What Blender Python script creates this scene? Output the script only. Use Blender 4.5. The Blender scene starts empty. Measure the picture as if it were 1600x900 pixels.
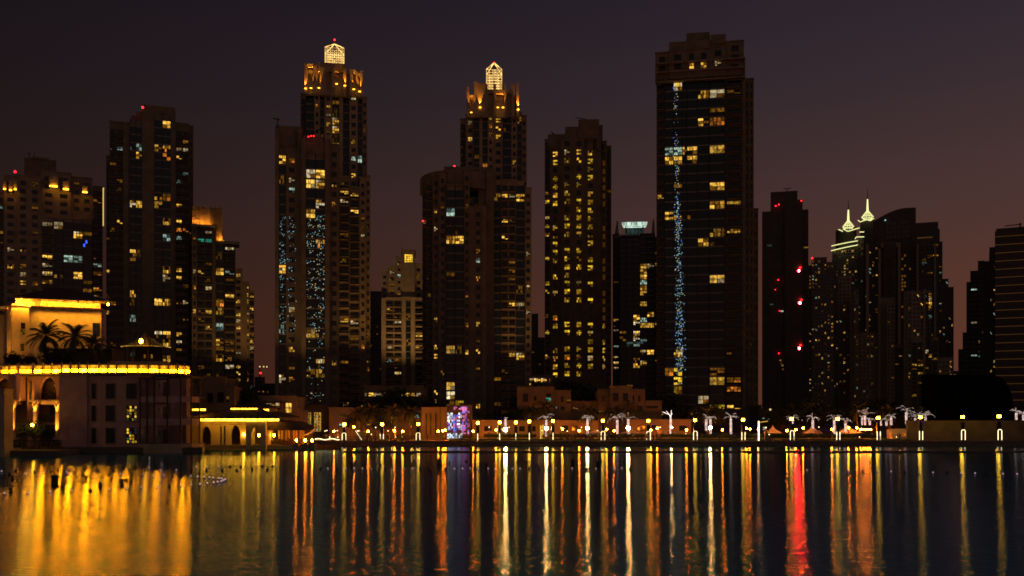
import bpy, math, random
from mathutils import Vector, Matrix
R = math.radians
SC = bpy.context.scene
COL = SC.collection
# ---------------------------------------------------------------- camera, sky, exposure
F, HY, CH = 1540.0, 645.0, 7.5          # focal length and horizon row of the 1600x900 photo, eye height
cd = bpy.data.cameras.new("camera"); cam = bpy.data.objects.new("camera", cd); COL.objects.link(cam)
cd.sensor_width = 36.0; cd.lens = 36.0 * F / 1600.0; cd.shift_y = (HY - 450.0) / 1600.0
cd.clip_start = 0.5; cd.clip_end = 20000
cam.location = (0, 0, CH); cam.rotation_euler = (R(90), 0, 0)
SC.camera = cam
SC.view_settings.view_transform = 'Standard'; SC.view_settings.look = 'None'
SC.view_settings.exposure = 0.0; SC.view_settings.gamma = 1.0
SC.render.engine = 'CYCLES'
SC.cycles.use_denoising = True
SC.cycles.max_bounces = 5; SC.cycles.glossy_bounces = 4; SC.cycles.diffuse_bounces = 2
SC.cycles.transparent_max_bounces = 6
SC.cycles.sample_clamp_indirect = 4.0
SC.cycles.caustics_reflective = False; SC.cycles.caustics_refractive = False
SC.cycles.use_light_tree = True
SC.cycles.filter_width = 1.7

W = bpy.data.worlds.new("World"); SC.world = W; W.use_nodes = True
nt = W.node_tree; nt.nodes.clear()
N = nt.nodes.new; L = nt.links.new
out = N('ShaderNodeOutputWorld'); bg = N('ShaderNodeBackground'); tc = N('ShaderNodeTexCoord')
sep = N('ShaderNodeSeparateXYZ'); L(tc.outputs['Generated'], sep.inputs[0])
rmp = N('ShaderNodeValToRGB'); L(sep.outputs['Z'], rmp.inputs[0])
stops = [(0.0, (.044, .0140, .0078)), (.10, (.039, .0140, .0090)), (.20, (.0265, .0133, .0120)), (.30, (.0158, .0100, .0122)), (.40, (.0100, .0070, .0108)), (1.0, (.005, .004, .008))]
e = rmp.color_ramp.elements
e[0].position = 0; e[0].color = (*stops[0][1], 1); e[1].position = 1; e[1].color = (*stops[-1][1], 1)
for p, c in stops[1:-1]:
    k = e.new(p); k.color = (*c, 1)
mr = N('ShaderNodeMapRange'); mr.inputs['From Min'].default_value = -.45; mr.inputs['From Max'].default_value = .45
mr.inputs['To Min'].default_value = .80; mr.inputs['To Max'].default_value = 2.6
L(sep.outputs['X'], mr.inputs['Value'])
# thin uneven haze low in the dusk sky
nz = N('ShaderNodeTexNoise'); nz.inputs['Scale'].default_value = 2.2; nz.inputs['Detail'].default_value = 3
mp = N('ShaderNodeMapping'); mp.inputs['Scale'].default_value = (1, 1, 4); L(tc.outputs['Generated'], mp.inputs[0]); L(mp.outputs[0], nz.inputs['Vector'])
mr2 = N('ShaderNodeMapRange'); mr2.inputs['To Min'].default_value = .92; mr2.inputs['To Max'].default_value = 1.08; L(nz.outputs['Fac'], mr2.inputs['Value'])
ml = N('ShaderNodeMath'); ml.operation = 'MULTIPLY'; L(mr.outputs[0], ml.inputs[0]); L(mr2.outputs[0], ml.inputs[1])
L(rmp.outputs['Color'], bg.inputs['Color']); L(ml.outputs[0], bg.inputs['Strength']); 
# the lit city behind the photographer: a soft glow low in the sky on that side
bg2 = N('ShaderNodeBackground'); bg2.inputs[0].default_value = (1.0, .80, .66, 1)
mr3 = N('ShaderNodeMapRange'); mr3.inputs['From Min'].default_value = .15; mr3.inputs['From Max'].default_value = -.7; mr3.inputs['To Min'].default_value = 0; mr3.inputs['To Max'].default_value = .042
L(sep.outputs['Y'], mr3.inputs['Value']); L(mr3.outputs[0], bg2.inputs[1]); ad = N('ShaderNodeAddShader'); L(bg.outputs[0], ad.inputs[0]); L(bg2.outputs[0], ad.inputs[1]); L(ad.outputs[0], out.inputs[0])

# ---------------------------------------------------------------- helpers
TURN = [None]      # (column, x, distance) of the building being built when it stands turned to the lake
def X(px, Y): return TURN[0][1] + (px - TURN[0][0]) * Y / F if TURN[0] else (px - 800.0) * Y / F
def turned(px, D): TURN[0] = (px, (px - 800.0) * D / F, D)
def square(): TURN[0] = None
def Z(py, Y): return CH + (HY - py) * Y / F
GZ = 1.05

def mat(name, col, rough=.7, metal=0, nscale=None, namt=.25, bump=0, spec=None):
    m = bpy.data.materials.new(name); m.use_nodes = True; t = m.node_tree; b = t.nodes['Principled BSDF']
    b.inputs['Base Color'].default_value = (*col, 1); b.inputs['Roughness'].default_value = rough; b.inputs['Metallic'].default_value = metal
    if spec is not None: b.inputs['Specular IOR Level'].default_value = spec
    if nscale:
        c = t.nodes.new('ShaderNodeTexCoord'); n = t.nodes.new('ShaderNodeTexNoise'); n.inputs['Scale'].default_value = nscale; n.inputs['Detail'].default_value = 5
        t.links.new(c.outputs['Object'], n.inputs['Vector'])
        r = t.nodes.new('ShaderNodeValToRGB'); r.color_ramp.elements[0].position = .3; r.color_ramp.elements[1].position = .7
        r.color_ramp.elements[0].color = tuple(v * (1 - namt) for v in col) + (1,); r.color_ramp.elements[1].color = tuple(min(1, v * (1 + namt)) for v in col) + (1,)
        t.links.new(n.outputs['Fac'], r.inputs[0]); t.links.new(r.outputs[0], b.inputs['Base Color'])
        if bump:
            bp = t.nodes.new('ShaderNodeBump'); bp.inputs['Strength'].default_value = bump
            t.links.new(n.outputs['Fac'], bp.inputs['Height']); t.links.new(bp.outputs[0], b.inputs['Normal'])
    return m

def emit(name, col, s, rnd=False, nscale=None, lo=.35):
    m = bpy.data.materials.new(name); m.use_nodes = True; t = m.node_tree; t.nodes.clear()
    o = t.nodes.new('ShaderNodeOutputMaterial'); em = t.nodes.new('ShaderNodeEmission'); em.inputs[0].default_value = (*col, 1); em.inputs[1].default_value = s
    t.links.new(em.outputs[0], o.inputs[0])
    if rnd or nscale:
        cur = None
        if rnd:
            oi = t.nodes.new('ShaderNodeObjectInfo'); a = t.nodes.new('ShaderNodeMapRange'); a.inputs['To Min'].default_value = s * .35; a.inputs['To Max'].default_value = s * 1.35
            t.links.new(oi.outputs['Random'], a.inputs['Value']); cur = a.outputs[0]
        if nscale:   # curtains and lit furniture behind the glass
            c = t.nodes.new('ShaderNodeTexCoord'); mpn = t.nodes.new('ShaderNodeMapping'); mpn.inputs['Scale'].default_value = (nscale, nscale, nscale * .45)
            vadd = t.nodes.new('ShaderNodeVectorMath'); vadd.operation = 'ADD'
            t.links.new(c.outputs['Object'], vadd.inputs[0])
            if rnd: t.links.new(oi.outputs['Location'], vadd.inputs[1])
            t.links.new(vadd.outputs[0], mpn.inputs[0])
            n = t.nodes.new('ShaderNodeTexNoise'); n.inputs['Scale'].default_value = 1; n.inputs['Detail'].default_value = 2; t.links.new(mpn.outputs[0], n.inputs['Vector'])
            r = t.nodes.new('ShaderNodeMapRange'); r.inputs['From Min'].default_value = .35; r.inputs['From Max'].default_value = .65; r.inputs['To Min'].default_value = lo; r.inputs['To Max'].default_value = 1.25
            t.links.new(n.outputs['Fac'], r.inputs['Value'])
            if cur is not None:
                mm = t.nodes.new('ShaderNodeMath'); mm.operation = 'MULTIPLY'; t.links.new(cur, mm.inputs[0]); t.links.new(r.outputs[0], mm.inputs[1]); cur = mm.outputs[0]
            else:
                mm = t.nodes.new('ShaderNodeMath'); mm.operation = 'MULTIPLY'; mm.inputs[0].default_value = s; t.links.new(r.outputs[0], mm.inputs[1]); cur = mm.outputs[0]
        t.links.new(cur, em.inputs[1])
    return m

M = dict(
    sand=mat('sandstone render', (.34, .235, .155), .85, nscale=.35, namt=.22),
    sand2=mat('pale sandstone', (.40, .30, .21), .85, nscale=.35, namt=.2),
    brown=mat('brown render', (.20, .145, .10), .85, nscale=.3, namt=.25),
    grey=mat('grey concrete', (.22, .19, .17), .85, nscale=.3, namt=.22),
    dark=mat('dark cladding', (.07, .055, .05), .6, nscale=.3, namt=.25),
    pink=mat('pinkish plaster', (.52, .30, .27), .88, nscale=.6, namt=.16, bump=.15),
    cream=mat('cream plaster', (.50, .38, .25), .88, nscale=.8, namt=.14, bump=.15),
    stone=mat('quay stone', (.17, .13, .11), .85, nscale=1.5, namt=.35, bump=.3),
    metal=mat('dark metal', (.03, .028, .028), .45, .6, nscale=3, namt=.3),
    glass=mat('dark window glass', (.012, .015, .018), .12, nscale=.2, namt=.3),
    blueglass=mat('blue curtain glass', (.010, .020, .028), .15, nscale=.15, namt=.35),
    roof=mat('dark roof tile', (.07, .035, .025), .8, nscale=2, namt=.35, bump=.4),
    wood=mat('dark timber', (.06, .035, .02), .7, nscale=2, namt=.3),
    ground=mat('paving', (.13, .105, .085), .9, nscale=.12, namt=.3),
    leaf=mat('foliage', (.030, .045, .016), .8, nscale=.9, namt=.45),
    palmleaf=mat('palm frond', (.060, .065, .025), .75, nscale=1.2, namt=.4),
    bark=mat('palm bark', (.13, .085, .05), .9, nscale=4, namt=.4, bump=.5),
    hedge=mat('hedge leaves', (.035, .055, .018), .85, nscale=2, namt=.5, bump=.5),
    lawn=mat('lawn', (.05, .085, .02), .9, nscale=3, namt=.3),
    canvas=mat('tent canvas', (.55, .48, .42), .8, nscale=.8, namt=.08),
    black=mat('black fabric screen', (.0035, .0035, .004), .95, nscale=.2, namt=.3, spec=.0),
    wallr=mat('rendered boundary wall', (.16, .125, .10), .9, nscale=.4, namt=.2),
    hullblue=mat('dark blue plastic', (.018, .016, .05), .5, nscale=3, namt=.3),
    cloth=mat('dark clothing', (.03, .025, .03), .9, nscale=2, namt=.3),
    cloth2=mat('light clothing', (.30, .27, .26), .9, nscale=2, namt=.1),
    skin=mat('skin', (.28, .16, .11), .6, nscale=4, namt=.08),
    hair=mat('hair', (.012, .009, .007), .7, nscale=8, namt=.2),
    # lit rooms
    wa=emit('warm room bright', (1, .54, .07), 1.2, True, 5, .25), wb=emit('warm room', (1, .50, .055), .55, True, 6, .2), wc=emit('warm room dim', (1, .40, .03), .18, True, 6, .2),
    ca=emit('cool room bright', (.66, .92, .72), .62, True, 5, .25), cb=emit('cool room', (.42, .66, .58), .24, True, 6, .2), wha=emit('white room bright', (1, .80, .46), .85, True, 5, .25), whb=emit('white room', (1, .74, .36), .38, True, 6, .2), cc=emit('cool room dim', (.30, .5, .48), .09, True, 1.1),
    ya=emit('yellow room bright', (1, .60, .035), .95, True, 5, .2), yb=emit('yellow room', (1, .54, .03), .42, True, 6, .2), yc=emit('yellow room dim', (1, .5, .03), .12, True, 5, .2),
    teal=emit('teal room', (.10, .85, .55), .55, True, 1.2), oa=emit('orange room', (1, .27, .03), .9, True, 5), blue=emit('blue lamp', (.03, .08, 1), 2.0),
    big=emit('large lit room', (1, .56, .05), 1.7, False, 6, .3),
    # lamps
    orange=emit('sodium globe', (1, .19, .006), 380), lantern=emit('lantern glass', (1, .50, .018), 48), tube=emit('tube light', (1, .82, .42), 3.2),
    flood=emit('floodlight lens', (1, .56, .15), 520), golden=emit('golden strip light', (1, .45, .02), 8, False, .8, .55),
    panel=emit('lit balustrade panel', (1, .31, .0012), 185, False, 1.3, .4), panelb=emit('bright lit balustrade panel', (1, .32, .0012), 340, False, 1.3, .4), panelc=emit('weak lit balustrade panel', (1, .29, .0014), 55, False, 1.3, .4), frondled=emit('frond string light', (1, .76, .68), 1.5), paneldim=emit('dim balustrade panel', (1, .40, .01), 1.5, False, 3, .3), string=emit('string light', (1, .74, .66), 3.0, False, 2.5, .4),
    cage=emit('cage light', (1, .60, .17), 2.2, False, .5, .45), cagew=emit('crown tube', (1, 1, .40), 1.2), red=emit('red beacon', (1, .012, .02), 4), redbig=emit('red flood beacon', (1, .010, .016), 620),
    redsoft=emit('small red beacon', (1, .015, .02), 5), sparkc=emit('cool painted glint', (.42, .80, .85), .75), sparkw=emit('warm painted glint', (1, .72, .25), .9), sparkb=emit('blue painted glint', (.12, .3, 1), 1.1),
    pinkled=emit('pink led', (1, .22, .50), .85, False, .7, .15), purpleled=emit('purple led', (.40, .22, 1), .8, False, .8, .12), whiteled=emit('white led', (.85, .92, 1), 1.6, False, 1.3, .1), blueled=emit('blue led', (.04, .25, 1), 1.0, False, 1.2, .15),
    fl=emit('float light', (1, .62, .72), .42), whitebox=emit('white soffit light', (.70, .95, .78), .85, False, .3, .4), flame=emit('flame', (1, .24, .010), 260),
    bandline=emit('facade line light', (1, .42, .12), .055), yellowline=emit('yellow line light', (1, .60, .10), .9),
    cove=emit('eave cove light', (1, .46, .02), 14, False, 1.2, .6),
)

class MB:
    """collects geometry in world space and links it as one mesh object"""
    def __init__(s): s.v = []; s.f = []; s.m = []; s.mats = []
    def mi(s, m):
        if m not in s.mats: s.mats.append(m)
        return s.mats.index(m)
    def add(s, vs, fs, m):
        b = len(s.v); s.v += [tuple(q) for q in vs]; k = s.mi(m)
        for f in fs: s.f.append(tuple(b + i for i in f)); s.m.append(k)
    def box(s, x0, x1, y0, y1, z0, z1, m):
        if x1 < x0: x0, x1 = x1, x0
        s.add([(x0, y0, z0), (x1, y0, z0), (x1, y1, z0), (x0, y1, z0), (x0, y0, z1), (x1, y0, z1), (x1, y1, z1), (x0, y1, z1)],
              [(0, 3, 2, 1), (4, 5, 6, 7), (0, 1, 5, 4), (1, 2, 6, 5), (2, 3, 7, 6), (3, 0, 4, 7)], m)
    def quad(s, a, b, c, d, m): s.add([a, b, c, d], [(0, 1, 2, 3)], m)
    def prism(s, pts, y0, y1, m):       # polygon in x,z extruded in y
        n = len(pts); vs = [(p[0], y0, p[1]) for p in pts] + [(p[0], y1, p[1]) for p in pts]
        s.add(vs, [tuple(range(n)), tuple(range(2 * n - 1, n - 1, -1))] + [(i, i + n, (i + 1) % n + n, (i + 1) % n) for i in range(n)], m)
    def slab(s, pts, z0, z1, m):        # polygon in x,y extruded in z
        n = len(pts); vs = [(p[0], p[1], z0) for p in pts] + [(p[0], p[1], z1) for p in pts]
        s.add(vs, [tuple(range(n - 1, -1, -1)), tuple(range(n, 2 * n))] + [(i, (i + 1) % n, (i + 1) % n + n, i + n) for i in range(n)], m)
    def tube(s, p, q, r0, r1, m, n=8, caps=True):
        p = Vector(p); q = Vector(q); d = (q - p)
        if d.length < 1e-6: return
        d.normalize(); a = d.orthogonal().normalized(); b = d.cross(a); vs = []
        for c, r in ((p, r0), (q, r1)):
            for i in range(n):
                t = 2 * math.pi * i / n; vs.append(c + a * (r * math.cos(t)) + b * (r * math.sin(t)))
        fs = [(i, (i + 1) % n, (i + 1) % n + n, i + n) for i in range(n)]
        if caps: fs += [tuple(range(n - 1, -1, -1)), tuple(range(n, 2 * n))]
        s.add(vs, fs, m)
    def path(s, pts, r, m, n=6):
        for a, b in zip(pts, pts[1:]): s.tube(a, b, r if not callable(r) else r(a), r if not callable(r) else r(b), m, n)
    def ball(s, c, r, m, n=10, k=6, sz=1.0):
        vs = [(c[0], c[1], c[2] - r * sz)]
        for j in range(1, k):
            a = math.pi * j / k - math.pi / 2
            for i in range(n):
                t = 2 * math.pi * i / n; vs.append((c[0] + r * math.cos(a) * math.cos(t), c[1] + r * math.cos(a) * math.sin(t), c[2] + r * sz * math.sin(a)))
        vs.append((c[0], c[1], c[2] + r * sz)); last = len(vs) - 1; fs = []
        for i in range(n): fs.append((0, 1 + (i + 1) % n, 1 + i))
        for j in range(k - 2):
            for i in range(n):
                a = 1 + j * n + i; b = 1 + j * n + (i + 1) % n; fs.append((a, b, b + n, a + n))
        o = 1 + (k - 2) * n
        for i in range(n): fs.append((o + i, o + (i + 1) % n, last))
        s.add(vs, fs, m)
    def mesh(s, name, off=(0, 0, 0)):
        me = bpy.data.meshes.new(name)
        me.from_pydata([(v[0] - off[0], v[1] - off[1], v[2] - off[2]) for v in s.v], [], s.f)
        for k in s.mats: me.materials.append(k)
        me.polygons.foreach_set('material_index', s.m); me.update(); return me
    def build(s, name, parent=None, **kw):
        w = wloc(parent) if parent else kw.pop('at', (0, 0, 0)); kw.pop('at', None)
        o = bpy.data.objects.new(name, s.mesh(name, w)); COL.objects.link(o)
        if parent: o.parent = parent
        else: o.location = w
        tag(o, **kw); return o

def wloc(o):
    v = Vector((0, 0, 0))
    while o: v += o.location; o = o.parent
    return v
def tag(o, label=None, cat=None, group=None, kind=None):
    if label: o['label'] = label
    if cat: o['category'] = cat
    if group: o['group'] = group
    if kind: o['kind'] = kind
    return o
def thing(name, label, cat, loc, group=None, kind=None):
    o = bpy.data.objects.new(name, None); COL.objects.link(o); o.location = loc; o.empty_display_size = .5
    return tag(o, label, cat, group, kind)
def inst(name, me, parent, wpos, scale=(1, 1, 1), rz=0, **kw):
    o = bpy.data.objects.new(name, me); COL.objects.link(o)
    if parent: o.parent = parent; o.location = Vector(wpos) - wloc(parent)
    else: o.location = wpos
    o.scale = scale; o.rotation_euler = (0, 0, rz); return tag(o, **kw)
def copy_tree(o, parent=None):
    c = o.copy(); COL.objects.link(c); c.parent = parent
    for ch in list(o.children): copy_tree(ch, c)
    return c
def lamp(kind, loc, energy, col, size=.2, rot=None, spot=None, sy=None, parent=None, name='lamp_light'):
    d = bpy.data.lights.new(name, kind); d.energy = energy; d.color = col
    if kind == 'AREA':
        d.size = size
        if sy: d.shape = 'RECTANGLE'; d.size_y = sy
    else: d.shadow_soft_size = size
    if spot: d.spot_size = R(spot); d.spot_blend = .8
    o = bpy.data.objects.new(name, d); COL.objects.link(o)
    o.location = Vector(loc) - (wloc(parent) if parent else Vector((0, 0, 0)))
    if parent: o.parent = parent
    if rot: o.rotation_euler = tuple(R(a) for a in rot)
    return o
GOLD = (1, .40, .035)

# unit windows: x,z in -.5..+.5, frame proud of the panes
def unit_window(nx, nz, pick, seed, blind=False):
    rg = random.Random(seed); mb = MB(); t = .055
    xs = [-.5 + i / nx for i in range(nx + 1)]; zs = [-.5 + i / nz for i in range(nz + 1)]
    for i in range(nx):
        for j in range(nz):
            m = pick(rg, i, j)
            mb.quad((xs[i], -.02, zs[j]), (xs[i + 1], -.02, zs[j]), (xs[i + 1], -.02, zs[j + 1]), (xs[i], -.02, zs[j + 1]), m)
    for x in xs: mb.box(max(-.5, x - t / 2), min(.5, x + t / 2), -.07, -.001, -.5, .5, M['metal'])
    for z in zs: mb.box(-.497, .497, -.066, -.002, max(-.498, z - t / 2), min(.498, z + t / 2), M['metal'])
    return mb.mesh('window_unit')
def picker(a, b, c, d, w):
    def f(rg, i, j): return rg.choices([a, b, c, d], w)[0]
    return f
UW = {}
def lib(key, mats, n, weights=(4, 4, 2, 1)):
    UW[key] = [unit_window(random.Random(k).choice([2, 2, 3, 4]), random.Random(k + 9).choice([2, 2, 3]), picker(*[M[q] for q in mats], weights), k * 7 + len(key)) for k in range(n)]
lib('w', ('wa', 'wb', 'wc', 'glass'), 12, (3, 4, 3, 2)); lib('c', ('ca', 'cb', 'cc', 'glass'), 7, (2, 4, 3, 3)); lib('W', ('wa', 'wa', 'wb', 'wc'), 6, (5, 3, 3, 1)); lib('C', ('ca', 'ca', 'cb', 'cc'), 4, (5, 3, 3, 1))
lib('y', ('ya', 'yb', 'yc', 'glass'), 12, (4, 5, 3, 1)); lib('t', ('teal', 'teal', 'teal', 'cc'), 2); lib('o', ('oa', 'oa', 'wc', 'glass'), 4)
lib('d', ('wc', 'wc', 'yc', 'glass'), 6, (2, 2, 2, 6)); lib('B', ('blue', 'glass', 'glass', 'glass'), 1, (1, 2, 0, 0))
for key, mats in (('w', ('wha', 'whb', 'wc', 'glass')), ('W', ('wha', 'wa', 'whb', 'wc')), ('w', ('wb', 'wc', 'oa', 'glass')), ('W', ('wb', 'wha', 'wc', 'glass')), ('y', ('whb', 'yb', 'wc', 'glass'))):
    UW[key] += [unit_window(2 + k % 3, 2 + k % 2, picker(*[M[q] for q in mats], (3, 4, 3, 3)), 50 + k) for k in range(3)]
UW['x'] = [unit_window(2, 2, picker(M['glass'], M['glass'], M['glass'], M['glass'], (1, 1, 1, 1)), 1), unit_window(3, 2, picker(M['glass'], M['glass'], M['glass'], M['glass'], (1, 1, 1, 1)), 2)]
UW['g'] = [unit_window(1, 1, picker(*[M['blueglass']] * 4, (1, 1, 1, 1)), 1)]

NS = {'s': 0}
def tower(name, label, cat, D, pitch, wall, bays, lit=(), prob=.02, seed=1, cool=.15, depth=24, dim=.05, key='w', parapet=1.2, winw=.5, winh=.5, low=3, cap=70, bcap=60):
    """bays: (px0, px1, py_top, set-back m, type, columns[, py_bottom]); type s solid, w walled windows, g curtain glass, b balconies"""
    rg = random.Random(seed); fh = pitch * D / F
    px0 = min(b[0] for b in bays); px1 = max(b[1] for b in bays)
    turned((px0 + px1) / 2, D)
    root = thing(name, label, cat, (X((px0 + px1) / 2, D), D, GZ))
    wm = M[wall]; body = MB(); gl = MB(); cells = []; balc = []
    for b in bays:
        x0, x1, top, off, ty, nc = b[:6]; Y = D + off; zt = Z(top, Y); zb = Z(b[6], Y) if len(b) > 6 else GZ - 1.0
        a0, a1 = X(x0, Y), X(x1, Y); wd = a1 - a0
        if ty == 's': body.box(a0, a1, Y, Y + depth, zb, zt, wm); continue
        core = M['blueglass'] if ty == 'g' else wm
        Yc = Y + (.35 if ty in 'wb' else .12)
        body.box(a0, a1, Yc, Y + depth, zb, zt, wm if ty != 'g' else M['dark'])
        z0 = max(zb, GZ + low); nf = int((zt - parapet - z0) / fh)
        cw = wd / nc
        ww, wh = (winw, winh) if ty == 'w' else ((.8, .62) if ty == 'b' else (.94, .86))
        if ty == 'g': ww *= 1
        zs0 = zt - parapet - nf * fh
        # piers and spandrels
        if ty != 'g':
            gap = cw * (1 - ww)
            for c in range(nc + 1):
                p0 = a0 if c == 0 else a0 + c * cw - gap / 2; p1 = a1 if c == nc else a0 + c * cw + gap / 2
                body.box(p0, p1, Y, Yc + .01, zb, zt, wm)
            sg = fh * (1 - wh)
            for k in range(nf + 1):
                zc = zs0 + k * fh
                body.box(a0 + .01, a1 - .01, Y + .04, Yc + .02, (zb if k == 0 else zc - sg / 2), (zt - .003 if k == nf else zc + sg / 2), wm)
        else:
            for c in range(nc + 1):
                xc = a0 + c * cw; body.box(max(a0, xc - .13), min(a1, xc + .13), Y - .12, Yc + .01, zb, zt, M['metal'])
            for k in range(nf + 1):
                zc = zs0 + k * fh; body.box(a0 + .01, a1 - .01, Y - .05, Yc + .02, zc - fh * .07, zc + fh * .07, M['grey'])
            if zt - (zs0 + nf * fh) > .3: body.box(a0 + .02, a1 - .02, Y, Yc + .03, zs0 + nf * fh + fh * .07, zt - .002, wm)
        for k in range(nf):
            for c in range(nc):
                cells.append([a0 + (c + .5) * cw, Yc - .004, zs0 + (k + .5) * fh, cw * ww, fh * wh, ty, None, Y])
            if ty == 'b':
                for c in range(nc): balc.append((a0 + (c + .5) * cw, Y, zs0 + k * fh, cw * .92))
        if ty != 's':  # coping
            body.box(a0 - .15, a1 + .15, Y - .25, Y + .6, zt, zt + .35, wm)
    # which windows are lit: first those of the photo, then a few at random
    for q in lit:
        x, y, k = q; best = None
        for c in cells:
            cx = TURN[0][0] + (c[0] - TURN[0][1]) * F / c[7]; cy = HY - (c[2] - CH) * F / c[7]; d = (cx - x) ** 2 + (cy - y) ** 2
            if best is None or d < best[0]: best = (d, c)
        if best and best[0] < 260: best[1][6] = k
    for c in cells:
        if c[6] is None:
            r = rg.random()
            if r < prob: c[6] = 'c' if rg.random() < cool else key
            elif r < prob + dim: c[6] = 'd'
    body.build('facade', root)
    order = sorted(cells, key=lambda c: (c[6] is None, -(c[3] * c[4]))); indiv = order[:cap] if len(order) > cap else order
    nl = sum(1 for c in order if c[6]); indiv = order[:max(min(nl, 99), min(cap, len(order)))]; rest = order[len(indiv):]
    for c in indiv:
        k = c[6] or ('g' if c[5] == 'g' else 'x')
        inst('window', rg.choice(UW[k]), root, (c[0], c[1], c[2]), (c[3], 1, c[4]))
    if rest:
        mb = MB()
        for c in rest:
            a, bb, x, z = c[3] / 2, c[4] / 2, c[0], c[2]; y = c[1] - .02
            gm = M['blueglass'] if c[5] == 'g' else M['glass']
            if c[6]: gm = M['wc']
            mb.quad((x - a, y, z - bb), (x + a, y, z - bb), (x + a, y, z + bb), (x - a, y, z + bb), gm)
            if c[5] != 'g': mb.box(x - .05, x + .05, y - .04, y - .002, z - bb, z + bb, M['metal'])
        mb.build('window', root, kind='stuff')
    if balc:
        cm = {}
        for i, (x, Y, z, w) in enumerate(sorted(balc, key=lambda q: -q[3])[:bcap]):
            wk = round(w, 2)
            if wk not in cm:
                bm = MB(); balc_geo(bm, 0, 0, 0, w, wm); cm[wk] = bm.mesh('balcony_unit')
            inst('balcony', cm[wk], root, (x, Y, z))
        rest = sorted(balc, key=lambda q: -q[3])[bcap:]
        if rest:
            bm = MB()
            for (x, Y, z, w) in rest: balc_geo(bm, x, Y, z, w, wm)
            bm.build('balcony', root, kind='stuff')
    return root
def balc_geo(bm, x, Y, z, w, wm):
    bm.box(x - w / 2, x + w / 2, Y - 1.2, Y - .003, z - .12, z + .12, wm)
    bm.box(x - w / 2, x + w / 2, Y - 1.19, Y - 1.12, z + .121, z + .85, M['metal'])
    bm.box(x - w / 2 - .02, x + w / 2 + .02, Y - 1.22, Y - 1.08, z + .851, z + .93, M['grey'])

def beacon(root, px, py, Y, r=.5, m='redsoft'):
    if m == 'redbig':      # beacon shining out over the lake; hood added to shield nearby towers
        mb = MB(); x, z = X(px, Y), Z(py, Y); c = Vector((x, Y, z)); d = Vector((-x, -Y, CH - z)).normalized(); mb.tube(c, c - d * .2, r, r, M[m], 12); mb.tube(c - d * .21, c - d * .5, r * 1.1, r * 1.1, M['metal'], 12); mb.tube(c - d * .3, c + d * r * 2.4, r * 1.08, r * 1.08, M['metal'], 14, False)
        o = mb.build('beacon', root); lamp('POINT', (x + .5, Y + 1.2, z + 2), 500, (1, .02, .02), .3, parent=root); return o
    mb = MB(); x, z = X(px, Y), Z(py, Y); mb.ball((x, Y, z), r, M[m], 8, 5); mb.tube((x, Y, z - r * 2.4), (x, Y, z - r * .9), .12, .12, M['metal'], 5); return mb.build('beacon', root)
def mast(root, px, py0, py1, Y, r=.18, arm=None):
    mb = MB(); mb.tube((X(px, Y), Y, Z(py0, Y)), (X(px, Y), Y, Z(py1, Y)), r, r * .5, M['metal'], 6)
    if arm: mb.tube((X(arm[0], Y), Y, Z(arm[1], Y)), (X(arm[2], Y), Y, Z(arm[3], Y)), r * .8, r * .8, M['metal'], 5)
    return mb.build('roof_mast', root)
def sparkle(root, px0, px1, py0, py1, Y, n, mats, seed, s=.16, dens=None):  # emissive dots painted in for lights reflected by the glass
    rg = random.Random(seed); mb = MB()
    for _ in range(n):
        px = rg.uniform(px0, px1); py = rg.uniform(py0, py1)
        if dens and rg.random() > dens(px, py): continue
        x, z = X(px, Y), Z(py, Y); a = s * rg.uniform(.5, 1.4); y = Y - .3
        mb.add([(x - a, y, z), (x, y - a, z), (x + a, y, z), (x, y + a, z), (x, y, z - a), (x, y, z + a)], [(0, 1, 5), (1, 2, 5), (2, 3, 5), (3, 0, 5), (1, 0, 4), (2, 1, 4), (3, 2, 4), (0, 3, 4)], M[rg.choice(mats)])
    return mb.build('painted_glint', root, kind='stuff')
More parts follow.
